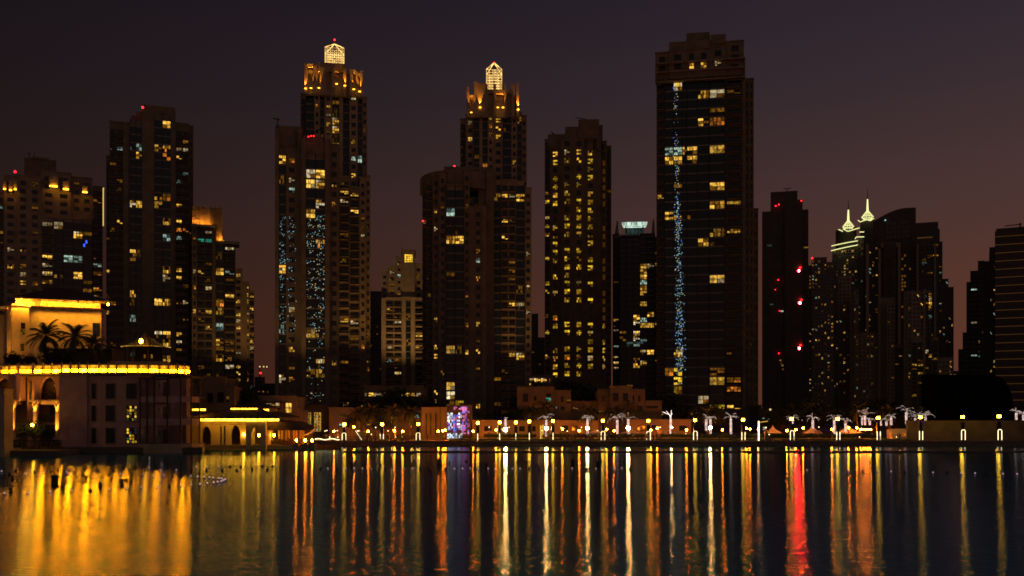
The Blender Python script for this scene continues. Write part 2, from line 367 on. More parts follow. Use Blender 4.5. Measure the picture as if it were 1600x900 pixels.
# ---------------------------------------------------------------- the setting: water, ground
def water_mat():
    m = bpy.data.materials.new('lake water'); m.use_nodes = True; t = m.node_tree; t.nodes.remove(t.nodes['Principled BSDF']); n = t.nodes.new; l = t.links.new
    geo = n('ShaderNodeNewGeometry'); sp = n('ShaderNodeSeparateXYZ'); l(geo.outputs['Position'], sp.inputs[0])
    fade = n('ShaderNodeMapRange'); fade.inputs['From Min'].default_value = 45; fade.inputs['From Max'].default_value = 95; fade.inputs['To Min'].default_value = .9; fade.inputs['To Max'].default_value = .16; l(sp.outputs['Y'], fade.inputs['Value'])
    prev = None
    for sc, dist, dt in (((.30, .9, 1), .020, 3), ((1.0, 3.6, 1), .046, 3)):      # swell and ripples
        mp = n('ShaderNodeMapping'); mp.inputs['Scale'].default_value = sc; l(geo.outputs['Position'], mp.inputs[0])
        nz = n('ShaderNodeTexNoise'); nz.inputs['Scale'].default_value = 1; nz.inputs['Detail'].default_value = dt; nz.inputs['Roughness'].default_value = .5; l(mp.outputs[0], nz.inputs['Vector'])
        bp = n('ShaderNodeBump'); bp.inputs['Distance'].default_value = dist; l(nz.outputs['Fac'], bp.inputs['Height']); l(fade.outputs[0], bp.inputs['Strength'])
        if prev: l(prev.outputs[0], bp.inputs['Normal'])
        prev = bp
    gl = n('ShaderNodeBsdfAnisotropic'); gl.distribution = 'BECKMANN'; gl.inputs['Color'].default_value = (.64, .70, .78, 1)
    gl.inputs['Anisotropy'].default_value = .64; tg = n('ShaderNodeCombineXYZ'); tg.inputs[0].default_value = 1; l(tg.outputs[0], gl.inputs['Tangent'])
    # wind patches: slightly rougher and calmer stretches of the lake
    wn = n('ShaderNodeTexNoise'); wn.inputs['Scale'].default_value = .035; wn.inputs['Detail'].default_value = 2; l(geo.outputs['Position'], wn.inputs['Vector'])
    mr = n('ShaderNodeMapRange'); mr.inputs['From Min'].default_value = .3; mr.inputs['From Max'].default_value = .7; mr.inputs['To Min'].default_value = .142; mr.inputs['To Max'].default_value = .168; l(wn.outputs['Fac'], mr.inputs['Value'])
    l(mr.outputs[0], gl.inputs['Roughness']); l(prev.outputs[0], gl.inputs['Normal'])
    df = n('ShaderNodeBsdfDiffuse'); df.inputs[0].default_value = (.006, .22, .34, 1)      # silty teal body
    fr = n('ShaderNodeFresnel'); fr.inputs['IOR'].default_value = 1.27; l(prev.outputs[0], fr.inputs['Normal'])
    mx = n('ShaderNodeMixShader'); l(fr.outputs[0], mx.inputs[0]); l(df.outputs[0], mx.inputs[1]); l(gl.outputs[0], mx.inputs[2]); l(mx.outputs[0], t.nodes['Material Output'].inputs[0])
    return m
wm = MB(); wm.quad((-500, -30, 0), (600, -30, 0), (600, 240, 0), (-500, 240, 0), water_mat())
wm.build('water', kind='structure')
YS = 222.0                                          # far quay
gp = [(-600, 168), (X(97, 168), 168), (X(97, 182.5), 182.5), (X(316, 182.5), 182.5), (X(316, 197.5), 197.5), (X(479, 197.5), 197.5), (X(479, YS), YS), (X(1700, YS + 2), YS + 2), (3500, 240), (5000, 9000), (-5000, 9000), (-3000, 240)]
g = MB(); g.slab(gp, -3, GZ, M['ground']); g.build('ground', kind='structure')
q = MB()
q.box(X(479, YS) + .0, X(1700, YS), YS - .5, YS + .7, -1, GZ + .12, M['stone'])
q.build('quay_edge', kind='structure')
lw = MB(); lw.box(X(700, 232), X(1416, 232), 229, 236, GZ + .004, GZ + .35, M['lawn']); lw.build('lawn', kind='structure')
# low weir across the lake in front of the quay
q = MB(); q.box(X(536, 186), X(1720, 186), 185.7, 186.7, -1, .32, M['stone']); q.build('low_weir_wall', label='long low dark weir wall crossing the lake before the quay', cat='wall')

# ---------------------------------------------------------------- towers
t1 = tower('apartment_tower', 'broad tower at the far left with glowing niches under its roof and blue glass centre', 'apartment tower', 400, 12.9, 'sand', [
    (-40, 7, 307, 3, 'b', 3), (7, 27, 279, 1, 'w', 1), (27, 64, 277, 0, 'w', 2), (64, 112, 267, 2, 'w', 2, 338), (64, 84, 339, 0, 'b', 1), (84, 146, 339, 1, 'g', 4), (112, 146, 272, 3, 'w', 2, 338), (146, 163, 284, 3, 'b', 1)],
    [(8, 330, 'c'), (5, 369, 'w'), (5, 384, 'w'), (35, 396, 'w'), (72, 350, 'w'), (90, 353, 'w'), (129, 357, 'W'), (131, 374, 'B'), (103, 401, 'C'), (125, 403, 'C'), (150, 405, 'c'), (70, 398, 'w'), (20, 397, 'w'), (17, 415, 'w'), (43, 413, 'd'), (70, 417, 'w'), (38, 427, 'w'), (72, 430, 'W'), (90, 430, 'w'), (126, 433, 'W'), (72, 445, 'W'), (41, 443, 'w'), (158, 448, 'w'), (148, 456, 'w')], seed=3, dim=.14, prob=.03)
mb = MB(); mb.box(X(38, 408), X(88, 408), 408, 420, Z(330, 408), Z(249, 408), M['brown']); mb.box(X(50, 408), X(76, 408), 407.5, 421, Z(250, 408), Z(247, 408), M['brown']); mb.build('penthouse', t1)
for (a, b_, y0, y1) in ((77.5, 90, 271, 288), (99, 108, 277, 291), (130, 138, 282, 293), (6, 10, 285, 299), (15, 19, 284, 300), (22, 26, 283, 298)):
    Y = 399 if a > 60 else 397.8
    mb = MB(); x0, x1 = X(a, Y), X(b_, Y); z0, z1 = Z(y1, Y), Z(y0, Y)
    mb.box(x0 - .35, x0, Y, Y + 3, z0 - .4, z1, M['sand']); mb.box(x1, x1 + .35, Y, Y + 3, z0 - .4, z1, M['sand']); mb.box(x0, x1, Y + .5, Y + 2.9, z0, z1 - .3, M['sand2']); mb.box(x0, x1, Y, Y + .49, z0 - .4, z0, M['golden'])
    mb.build('glowing_niche', t1); lamp('POINT', ((x0 + x1) / 2, Y - .2, z0 + .5), 28, GOLD, .2, parent=t1)
beacon(t1, 24, 272, 401, .55, 'red'); mast(t1, 46, 249, 241, 408, arm=(42, 242, 48, 242)); mast(t1, 54, 249, 238, 408)
mb = MB(); mb.box(X(162, 415), X(164.5, 415), 415, 416, Z(346, 415), Z(287, 415), M['yellowline']); mb.box(X(153, 415), X(165, 415), 415, 417, Z(287, 415), Z(285.5, 415), M['yellowline']); mb.build('edge_light', t1)
t2 = tower('apartment_tower', 'tall dark tower with stepped roof and pale piers behind the eave-lit house', 'apartment tower', 395, 12.7, 'brown', [
    (172, 193, 196, 3, 'b', 2), (193, 203, 194, 1, 's', 0), (203, 222, 190, 0, 'g', 2), (222, 241, 172, -.6, 's', 0), (241, 267, 176, 0, 'g', 2), (267, 275, 172, -.6, 's', 0), (275, 296, 189, .8, 'b', 2), (296, 303, 192, 4, 'w', 1), (167, 172, 250, 6, 'b', 1)],
    [(263, 196, 'W'), (286, 218, 'w'), (188, 236, 'c'), (201, 232, 'c'), (215, 231, 'C'), (246, 227, 'w'), (262, 231, 'w'), (280, 233, 'w'), (293, 234, 'W'), (215, 243, 'w'), (263, 243, 'o'), (277, 245, 'w'), (280, 283, 'c'), (244, 309, 'w'), (260, 310, 'w'), (276, 315, 'w'), (208, 326, 'W'), (217, 326, 'W'), (242, 323, 'w'), (259, 339, 'w'), (276, 343, 'w'), (275, 355, 'o'), (289, 356, 'o'), (256, 368, 'C'), (276, 369, 'C'), (210, 395, 'w'), (258, 422, 'w'), (274, 425, 'w'), (256, 436, 'w'), (273, 439, 'w'), (173, 427, 'w'), (209, 465, 'w'), (240, 466, 'W'), (274, 467, 'w'), (286, 468, 'w'), (207, 493, 'C'), (171, 496, 'w'), (246, 522, 'w'), (258, 522, 'w'), (273, 522, 'w'), (270, 535, 'w'), (284, 535, 'w'), (269, 564, 'w')], seed=5, dim=.06, prob=.012, parapet=2.5)
mb = MB(); mb.box(X(213, 400), X(275, 400), 400, 414, Z(200, 400), Z(176, 400), M['brown']); mb.box(X(222, 403), X(274, 403), 403, 412, Z(178, 403), Z(165, 403), M['brown']); mb.box(X(205, 398), X(213, 398), 398, 414, Z(200, 398), Z(183, 398), M['brown']); mb.build('penthouse', t2)
beacon(t2, 223, 169, 395, .5, 'redsoft'); mast(t2, 226, 172, 163, 400)
t3 = tower('apartment_tower', 'slim tower crowned by a golden finned box with teal window below', 'apartment tower', 380, 12.4, 'brown', [
    (300, 308, 352, 0, 'w', 1), (308, 332, 354, 1.4, 'b', 2), (332, 337, 350, 0, 's', 0), (337, 350, 376, 2, 'g', 1), (350, 368, 378, 3, 'b', 1)],
    [(319, 372, 't'), (328, 372, 't'), (315, 424, 'w'), (303, 450, 'w'), (323, 450, 'w'), (322, 486, 'W'), (304, 487, 'W'), (343, 476, 'w'), (343, 489, 'w'), (343, 512, 'C'), (322, 511, 'w'), (343, 537, 'w'), (343, 560, 'w'), (357, 463, 'W'), (355, 571, 'W'), (352, 386, 'w')], seed=8, dim=.12, prob=.06)
mb = MB(); Y = 382; mb.box(X(301.5, Y), X(347, Y), Y + .8, Y + 13, Z(376, Y), Z(324, Y), M['sand'])
for k in range(13):
    a = 301 + k * 3.75; mb.box(X(a, Y), X(a + 1.3, Y), Y, Y + .8, Z(375 if a > 334 else 353, Y), Z(322 if k % 2 else 324, Y), M['sand'])
mb.build('finned_crown', t3)
mb = MB(); mb.box(X(299, 379), X(336, 379), 378, 392, Z(354.5, 379), Z(352, 379), M['grey']); mb.box(X(334, 381), X(375, 381), 380, 392, Z(378.5, 381), Z(376.5, 381), M['grey']); mb.build('roof_slab', t3)
for a, zz in ((306, 350), (315, 350), (325, 350), (335, 362), (344, 373)): lamp('POINT', (X(a, Y), Y - 1.0, Z(zz, Y)), 420, GOLD, .2, parent=t3)
t4 = tower('apartment_tower', 'small stepped beige tower with one bright upper window beside the gold-crowned tower', 'apartment tower', 430, 10.2, 'sand', [
    (366, 379, 421, 0, 'w', 1), (379, 385, 440, .5, 's', 0), (385, 390, 441, 0, 'w', 1), (390, 397, 454, 1, 'b', 1)],
    [(371, 434, 'W'), (389, 462, 'w'), (372, 468, 'w'), (372, 503, 'w'), (387, 504, 'w'), (395, 504, 'w'), (394, 544, 'w'), (372, 571, 'w'), (372, 582, 'w')], seed=9, dim=.1, prob=.16, cool=.1)

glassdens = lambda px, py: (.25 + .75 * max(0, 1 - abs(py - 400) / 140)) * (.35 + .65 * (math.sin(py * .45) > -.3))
t5 = tower('residential_tower', 'tower with a blue glass column sparkling with painted glints before the taller left tower', 'apartment tower', 300, 15.6, 'brown', [
    (430, 436, 203, 1, 's', 0), (436, 447, 236, 2, 'g', 1), (447, 465, 236, 1.5, 'w', 1), (465, 471, 203, 1, 's', 0), (471, 478, 216, -1, 's', 0), (478, 508, 240, 0, 'g', 2), (508, 515, 216, -1, 's', 0), (515, 530, 224, .5, 'w', 1)],
    [(441, 252, 'w'), (456, 252, 'w'), (458, 283, 'w'), (455, 297, 'c'), (485, 264, 'W'), (500, 264, 'W'), (484, 281, 'W'), (500, 282, 'W'), (522, 284, 'w'), (500, 311, 'W'), (522, 312, 'w'), (485, 339, 'w'), (441, 428, 'W'), (500, 383, 'w'), (455, 484, 'w'), (485, 515, 'w'), (500, 515, 'w'), (441, 516, 'c'), (455, 527, 'd'), (455, 543, 'w'), (500, 573, 'W'), (522, 573, 'w'), (441, 589, 'w'), (456, 589, 'w'), (485, 587, 'd')], seed=11, dim=.03, prob=.01, parapet=1.5)
mb = MB(); mb.box(X(431, 304), X(473, 304), 303, 318, Z(240, 304), Z(200, 304), M['brown']); mb.box(X(474, 302), X(505, 302), 302, 316, Z(240, 302), Z(212, 302), M['brown']); mb.box(X(505, 302), X(527, 302), 302.5, 316, Z(240, 302), Z(221, 302), M['brown']); mb.box(X(477.5, 300), X(508.5, 300), 299.9, 302, Z(240, 300), Z(222, 300), M['brown']); mb.build('penthouse', t5)
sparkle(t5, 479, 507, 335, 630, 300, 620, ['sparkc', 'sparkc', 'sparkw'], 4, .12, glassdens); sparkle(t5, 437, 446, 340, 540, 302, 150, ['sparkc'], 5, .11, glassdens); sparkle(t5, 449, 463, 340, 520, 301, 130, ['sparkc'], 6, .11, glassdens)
for a in (482, 486, 490): beacon(t5, a, 212 if a > 484 else 213.5, 299, .24, 'red')
mast(t5, 434, 202, 187, 303, .22, (427, 188, 438, 190)); mast(t5, 487, 212, 207, 302, .2, (488, 209, 506, 197))
t6 = tower('residential_tower', 'tallest left tower with gilded crown and glowing lantern cage', 'apartment tower', 345, 13.2, 'sand', [
    (470, 478, 150, 5, 'b', 1, 280), (478, 491, 146, 1.5, 'g', 1), (491, 500, 142, 0, 'w', 1), (500, 507, 140, 1, 'g', 1), (507, 519, 143, 0, 'w', 1), (519, 530, 138, 1.5, 'g', 1), (530, 536, 142, 0, 's', 0), (536, 546, 144, 1.5, 'g', 1), (546, 559, 142, 0, 'w', 1), (559, 566, 143, 1.5, 'g', 1), (566, 574, 150, 3, 'w', 1, 273), (530, 546, 276, -3, 'b', 1), (546, 562, 292, -4, 'b', 1), (562, 572, 276, -3, 'w', 1), (572, 579, 273, -1, 'w', 1)],
    [(496, 172, 'w'), (513, 173, 'w'), (513, 183, 'w'), (525, 184, 'W'), (525, 196, 'W'), (513, 196, 'w'), (552, 219, 'w'), (525, 228, 'w'), (552, 252, 'C'), (562, 253, 'c'), (539, 283, 'W'), (553, 277, 'w'), (539, 300, 'w'), (553, 302, 'w'), (566, 308, 'w'), (539, 326, 'w'), (556, 328, 'w'), (554, 352, 'w'), (548, 417, 'w'), (552, 504, 'w'), (538, 503, 'w'), (575, 568, 'w'), (552, 588, 'w'), (538, 588, 'w'), (567, 545, 'w')], seed=13, dim=.09, prob=.02, depth=20)
def crown(root, Y, fins, top, bot, core, cage, lights, cap, co=4):
    mb = MB(); zb, zt = Z(bot, Y), Z(top, Y)
    mb.box(X(core[0], Y), X(core[1], Y), Y + 1.6, Y + 15, zb, zt - 1.2, M['sand2'])
    for (a, b_, t_) in fins: mb.box(X(a, Y), X(b_, Y), Y - .2, Y + 1.7, zb - .5, Z(t_, Y), M['sand'])
    mb.box(X(cap[0], Y), X(cap[1], Y), Y - .1, Y + 14, Z(cap[3], Y), Z(cap[2], Y), M['sand'])
    mb.build('crown_tier', root)
    for (px, py, en) in lights:
        x, z = X(px, Y), Z(py, Y); m2 = MB(); m2.box(x - .35, x + .35, Y - .6, Y - .25, z - .2, z, M['golden']); m2.build('uplight', root)
        lamp('SPOT', (x, Y - .5, z + .5), en * 6, GOLD, .08, rot=(177, 0, 0), spot=42, parent=root)
    # lantern cage of string lights: posts, rings and a small hipped cap
    a, b_, t_, d_, apex = cage; x0, x1 = X(a, Y + co), X(b_, Y + co); w = x1 - x0; z0, z1 = Z(d_, Y + co), Z(t_, Y + co); ya, yb = Y + co, Y + co + w
    fr = MB(); st = MB(); nn = 5; mz = 7; r = .045
    for i in range(nn + 1):
        u = i / nn
        for (x, y) in ((x0 + w * u, ya), (x0 + w * u, yb), (x0, ya + w * u), (x1, ya + w * u)): st.box(x - r, x + r, y - r, y + r, z0, z1, M['cage'])
    for j in range(mz + 1):
        z = z0 + (z1 - z0) * j / mz
        st.box(x0, x1, ya - r, ya + r, z - r, z + r, M['cage']); st.box(x0, x1, yb - r, yb + r, z - r, z + r, M['cage'])
        st.box(x0 - r, x0 + r, ya, yb, z - r, z + r, M['cage']); st.box(x1 - r, x1 + r, ya, yb, z - r, z + r, M['cage'])
    rg = random.Random(int(a))
    for i in range(nn):
        for j in range(mz):
            if rg.random() < .9:
                xx = x0 + w * (i + .5) / nn; zz = z0 + (z1 - z0) * (j + .5) / mz; st.ball((xx, ya - .1, zz), .17, M['cage'], 6, 4)
    st.build('string_light', root)
    zp = Z(apex, Y + 4); cx, cy = (x0 + x1) / 2, (ya + yb) / 2
    for (x, y) in ((x0, ya), (x1, ya), (x0, yb), (x1, yb)): fr.tube((x, y, z1 + .1), (cx, cy, zp), .14, .14, M['cage'], 5)
    fr.box(x0 + .4, x1 - .4, ya + .4, yb - .4, z0 - .3, z0 - .1, M['metal'])
    for (x, y) in ((x0 + .5, ya + .5), (x1 - .5, ya + .5), (x0 + .5, yb - .5), (x1 - .5, yb - .5)): fr.box(x - .18, x + .18, y - .18, y + .18, z0 - .1, z1, M['metal'])
    fr.build('lantern_cage', root); beacon(root, (a + b_) / 2, apex - 1.0, Y + co + w / 2, .36, 'redsoft')
crown(t6, 343, [(476, 481, 102), (489, 496, 104), (500, 510, 107), (518, 523, 107), (536, 541, 106), (546, 551, 107), (556, 560, 110), (563, 567.6, 108)], 104, 147, (478, 566), (508, 537.5, 75, 102, 63.5), [(477.5, 141, 700), (486, 140, 1500), (498.5, 139, 900), (526, 131, 260), (539, 133, 500), (553, 138, 900), (562, 141, 1300)], (497, 541, 99, 112))
mb = MB(); mb.box(X(476, 344), X(494, 344), 344, 356, Z(107, 344), Z(102, 344), M['sand2']); mb.box(X(494, 346), X(505, 346), 346, 348, Z(110, 346), Z(102.5, 346), M['sand2']); mb.box(X(545, 344), X(557, 344), 344, 356, Z(113, 344), Z(106.5, 344), M['sand2']); mb.build('parapet', t6)
t7 = tower('office_block', 'narrow dark block peeping out right of the tallest left tower', 'building', 520, 6, 'dark', [(577, 597, 456, 0, 'w', 4)], seed=14, prob=.01, dim=.03, cap=30)
t8 = tower('apartment_tower', 'mid-height beige tower with a big square lit window at its top', 'apartment tower', 430, 9.9, 'sand2', [
    (596, 606, 424, 2, 'w', 1), (606, 619, 417, 1, 'w', 1), (619, 628, 402, .5, 'w', 1), (628, 648, 391, 0, 's', 0, 466), (648, 660, 412, 2, 'w', 1, 466), (596, 603, 466, -1, 's', 0), (603, 628, 466, 0, 'b', 2), (628, 634, 466, -1, 's', 0), (634, 642, 466, .5, 'g', 1), (642, 648, 466, -1, 's', 0), (648, 662, 466, 0, 'b', 1)],
    [(609, 429, 'w'), (622, 403, 'w'), (619, 429, 'C'), (609, 547, 'W'), (620, 584, 'W'), (608, 569, 'c'), (608, 490, 'w'), (620, 507, 'w'), (651, 548, 'w')], seed=15, dim=.10, prob=.03)
inst('large_window', unit_window(5, 4, picker(M['big'], M['big'], M['ya'], M['big'], (3, 3, 1, 3)), 4), t8, (X(638.5, 430), 429.99, Z(403.5, 430)), (X(645, 430) - X(632, 430), 1, 13 * 430 / F))
mb = MB(); mb.box(X(626, 429), X(650, 429), 428.6, 429.9, Z(467, 429), Z(464, 429), M['sand2']); mb.box(X(627, 428), X(650, 428), 429.6, 450, Z(391.5, 429), Z(389.5, 429), M['sand']); mb.build('cornice', t8); mast(t8, 628, 391, 386, 432)

bays9 = [(660, 666, 294, 9, 'b', 1), (666, 676, 281, 5, 'b', 1), (676, 686, 274, 2.4, 'w', 1), (686, 697, 270, .8, 'w', 1), (697, 725, 290, 0, 'g', 2), (725, 734, 266, .6, 'w', 1), (734, 741, 322, .4, 's', 0), (741, 753, 322, .8, 'w', 1), (753, 760, 322, .4, 's', 0), (760, 772, 264, 5, 's', 0)]
t9 = tower('residential_tower', 'tower with a rounded front and low flat roof before the middle gilded tower', 'apartment tower', 310, 14.3, 'brown', bays9,
    [(681, 332, 'w'), (704, 330, 'c'), (704, 373, 'W'), (718, 373, 'W'), (720, 360, 'd'), (683, 502, 'w'), (746, 432, 'w'), (747, 403, 'c'), (703, 546, 'W'), (718, 546, 'd'), (681, 545, 'w'), (747, 545, 'w'), (747, 531, 'd'), (730, 502, 'w'), (747, 503, 'w'), (730, 546, 'w'), (703, 603, 'W'), (703, 618, 'W'), (681, 619, 'w'), (681, 632, 'y'), (703, 631, 'y'), (718, 631, 'y'), (681, 559, 'w'), (663, 350, 'w'), (747, 632, 'W')], seed=17, dim=.05, prob=.01)
mb = MB(); cx = X(716, 330); pts = []
for i in range(13):
    a = math.pi * (i / 12); pts.append((cx - 12.6 * math.cos(a), 326 - 15 * math.sin(a)))
mb.slab([(p[0], p[1]) for p in pts], Z(292, 312), Z(266, 312), M['brown'])
mb.box(X(694, 318), X(747, 318), 317, 330, Z(267, 318), Z(261.5, 318), M['brown']); mb.box(X(747, 317), X(772, 317), 316, 330, Z(330, 317), Z(262, 317), M['brown']); mb.build('curved_parapet', t9)
beacon(t9, 710, 260, 318, .34, 'redsoft'); beacon(t9, 661, 346, 316, .3, 'redsoft')
t10 = tower('residential_tower', 'middle gilded tower with golden fins and a lit cage lantern set to the right', 'apartment tower', 352, 12.9, 'sand', [
    (719, 728, 187, 6, 'b', 1, 290), (728, 741, 180, 2, 'w', 1), (741, 749, 172, 0, 'g', 1), (749, 754, 170, -.5, 's', 0), (754, 762, 172, 0, 'g', 1), (762, 771, 172, -.5, 'w', 1), (771, 786, 176, 1, 'w', 1), (786, 799, 175, .4, 'g', 1), (799, 808, 177, 0, 'w', 1), (808, 815, 176, .6, 'g', 1), (815, 823, 181, 4, 'w', 1, 285), (772, 783, 283, -4, 'g', 1), (783, 806, 282, -4.5, 'b', 2), (806, 820, 284, -4, 'g', 1), (820, 830.5, 294, -2, 'w', 1)],
    [(780, 184, 'w'), (780, 195, 'w'), (766, 184, 'w'), (766, 197, 'w'), (780, 208, 'w'), (766, 208, 'w'), (735, 213, 'W'), (735, 191, 'w'), (803, 253, 'w'), (752, 258, 'o'), (778, 307, 'w'), (789, 307, 'W'), (800, 307, 'W'), (812, 307, 'w'), (789, 347, 'w'), (778, 368, 'W'), (789, 369, 'w'), (799, 419, 'w'), (812, 419, 'W'), (799, 441, 'd'), (826, 448, 'W'), (799, 475, 'w'), (812, 475, 'W'), (826, 481, 'W'), (778, 497, 'W'), (790, 497, 'd'), (799, 498, 'w'), (812, 499, 'w'), (799, 511, 'w'), (799, 555, 'W'), (812, 555, 'W'), (799, 589, 'w'), (778, 600, 'w')], seed=19, dim=.07, prob=.012, depth=20)
crown(t10, 350, [(729, 733, 135), (740.6, 747, 128), (747, 753, 130), (753, 762, 131), (771, 775, 132), (788, 791, 131), (799, 804, 131), (807, 811, 130)], 141, 181, (731, 809), (760, 784, 109, 139, 99.5), [(736.5, 176, 2600), (750, 168, 1300), (778, 168, 500), (786, 168, 900), (809.5, 171, 1200)], (741, 799, 140, 146), .3)
t11 = tower('apartment_tower', 'tower dotted all over with columns of small yellow windows', 'apartment tower', 410, 12.85, 'brown', [
    (851, 859, 218, 3, 'b', 1), (859, 876, 232, 1.5, 'w', 1), (876, 896, 216, .5, 'w', 1), (896, 913, 216, 0, 'w', 1), (913, 932, 218, 1, 'w', 1), (932, 939, 200, 1.5, 's', 0), (939, 948, 222, 5, 'w', 1), (948, 955, 230, 8, 'b', 1)], [(867, 241, 'w'), (867, 254, 'y'), (867, 280, 'y'), (867, 292, 'y'), (867, 305, 'w'), (867, 318, 'y'), (867, 357, 'y'), (867, 370, 'w'), (867, 382, 'y'), (867, 395, 'y'), (867, 408, 'y'), (867, 434, 'w'), (867, 459, 'y'), (867, 498, 'w'), (867, 511, 'y'), (867, 549, 'y'), (867, 562, 'w'), (867, 575, 'y'), (867, 588, 'y'), (886, 241, 'w'), (886, 254, 'y'), (886, 292, 'y'), (886, 305, 'w'), (886, 318, 'y'), (886, 344, 'y'), (886, 357, 'y'), (886, 370, 'w'), (886, 395, 'y'), (886, 408, 'y'), (886, 421, 'y'), (886, 434, 'w'), (886, 447, 'y'), (886, 459, 'y'), (886, 472, 'y'), (886, 511, 'y'), (886, 524, 'y'), (886, 549, 'y'), (886, 562, 'w'), (886, 575, 'y'), (886, 588, 'y'), (904, 241, 'w'), (904, 254, 'y'), (904, 280, 'y'), (904, 292, 'y'), (904, 318, 'y'), (904, 331, 'y'), (904, 344, 'y'), (904, 357, 'y'), (904, 370, 'w'), (904, 395, 'y'), (904, 421, 'y'), (904, 447, 'y'), (904, 459, 'y'), (904, 472, 'y'), (904, 511, 'y'), (904, 524, 'y'), (904, 549, 'y'), (904, 562, 'w'), (904, 575, 'y'), (904, 588, 'y'), (922, 241, 'w'), (922, 254, 'y'), (922, 267, 'y'), (922, 280, 'y'), (922, 305, 'w'), (922, 318, 'y'), (922, 331, 'y'), (922, 344, 'y'), (922, 357, 'y'), (922, 370, 'w'), (922, 382, 'y'), (922, 408, 'y'), (922, 421, 'y'), (922, 447, 'y'), (922, 472, 'y'), (922, 511, 'y'), (922, 524, 'y'), (922, 537, 'y'), (922, 549, 'y'), (922, 562, 'w'), (922, 575, 'y'), (943, 254, 'y'), (943, 267, 'y'), (943, 280, 'W'), (943, 292, 'y'), (943, 305, 'w'), (943, 318, 'y'), (943, 357, 'y'), (943, 370, 'w'), (943, 382, 'y'), (943, 408, 'y'), (943, 421, 'W'), (943, 434, 'w'), (943, 459, 'W'), (943, 472, 'y'), (943, 485, 'y'), (943, 498, 'w'), (943, 511, 'y'), (943, 537, 'y'), (943, 549, 'y'), (943, 562, 'w'), (943, 575, 'W'), (855, 305, 'w'), (855, 318, 'y'), (855, 344, 'y'), (855, 357, 'y'), (855, 370, 'w'), (855, 408, 'y'), (855, 447, 'y'), (855, 459, 'y'), (855, 524, 'y'), (855, 562, 'w')], seed=21, dim=.03, prob=0, key='y', winw=.42, winh=.62, parapet=.5)
mb = MB(); mb.box(X(856, 415), X(884, 415), 413, 428, Z(236, 415), Z(211, 415), M['brown']); mb.box(X(883, 414), X(904, 414), 412, 428, Z(236, 414), Z(200, 414), M['brown']); mb.box(X(903.6, 413), X(936, 413), 411, 428, Z(236, 413), Z(189, 413), M['brown']); mb.box(X(936, 415), X(941.5, 415), 415, 428, Z(236, 415), Z(196, 415), M['brown']); mb.build('penthouse', t11)
mast(t11, 863, 211, 204, 415, .2, (860, 205, 866, 209)); mast(t11, 909, 189, 184, 414, .2, (899, 184, 915, 186))
t12 = tower('apartment_tower', 'banded mid-height tower with a greenish white lit box on its roof', 'apartment tower', 480, 8.4, 'dark', [
    (957, 968, 366, 1, 'w', 1), (968, 1000, 370, 0, 'g', 3), (1000, 1022, 366, 0, 'g', 2), (1022, 1032, 372, 1, 'w', 1)],
    [(1005, 414, 'w'), (1016, 414, 'w'), (1027, 414, 'w'), (1005, 422, 'W'), (1005, 430, 'W'), (1005, 438, 'C'), (1005, 447, 'W'), (1005, 455, 'w'), (1005, 471, 'W'), (1016, 488, 'W'), (962, 497, 'w'), (994, 497, 'W'), (1005, 497, 'C'), (994, 505, 'W'), (1005, 505, 'W'), (1016, 505, 'W'), (1027, 505, 'w'), (962, 513, 'w'), (994, 521, 'W'), (994, 530, 'W'), (984, 537, 'c'), (994, 537, 'c'), (1005, 537, 'c'), (962, 539, 'c'), (1005, 547, 'W'), (1016, 547, 'W'), (962, 555, 'W'), (994, 562, 'w'), (962, 571, 'W'), (962, 579, 'W'), (1005, 571, 'W'), (994, 571, 'w')], seed=23, dim=.05, prob=.01, winw=.7, winh=.45)
mb = MB(); Y = 481
mb.prism([(X(959, Y), Z(372, Y)), (X(966, Y), Z(372, Y)), (X(966, Y), Z(346, Y)), (X(964, Y), Z(343, Y))], Y, Y + 14, M['grey'])
mb.prism([(X(1017, Y), Z(372, Y)), (X(1024, Y), Z(372, Y)), (X(1022, Y), Z(342, Y)), (X(1020, Y), Z(344, Y))], Y, Y + 14, M['grey'])
mb.box(X(969, Y), X(1014, Y), Y + 3, Y + 14, Z(369, Y), Z(364.5, Y), M['grey']); mb.build('roof_fin', t12)
mb = MB(); mb.prism([(X(974, Y), Z(351, Y)), (X(1009, Y), Z(351, Y)), (X(1011.5, Y), Z(345.5, Y)), (X(971.5, Y), Z(345.5, Y))], Y + 2, Y + 8, M['whitebox'])
for k in range(4): mb.box(X(978 + k * 8.3, Y), X(979 + k * 8.3, Y), Y + 1.9, Y + 2, Z(350.5, Y), Z(346, Y), M['metal'])
mb.box(X(978, Y), X(1005, Y), Y + 5, Y + 8, Z(364, Y), Z(353, Y), M['cc']); mb.box(X(1004, Y), X(1005.4, Y), Y + 1.8, Y + 3, Z(364, Y), Z(351, Y), M['metal']); mb.box(X(977, Y), X(978.4, Y), Y + 1.8, Y + 3, Z(364, Y), Z(351, Y), M['metal']); mb.build('lit_roof_box', t12)
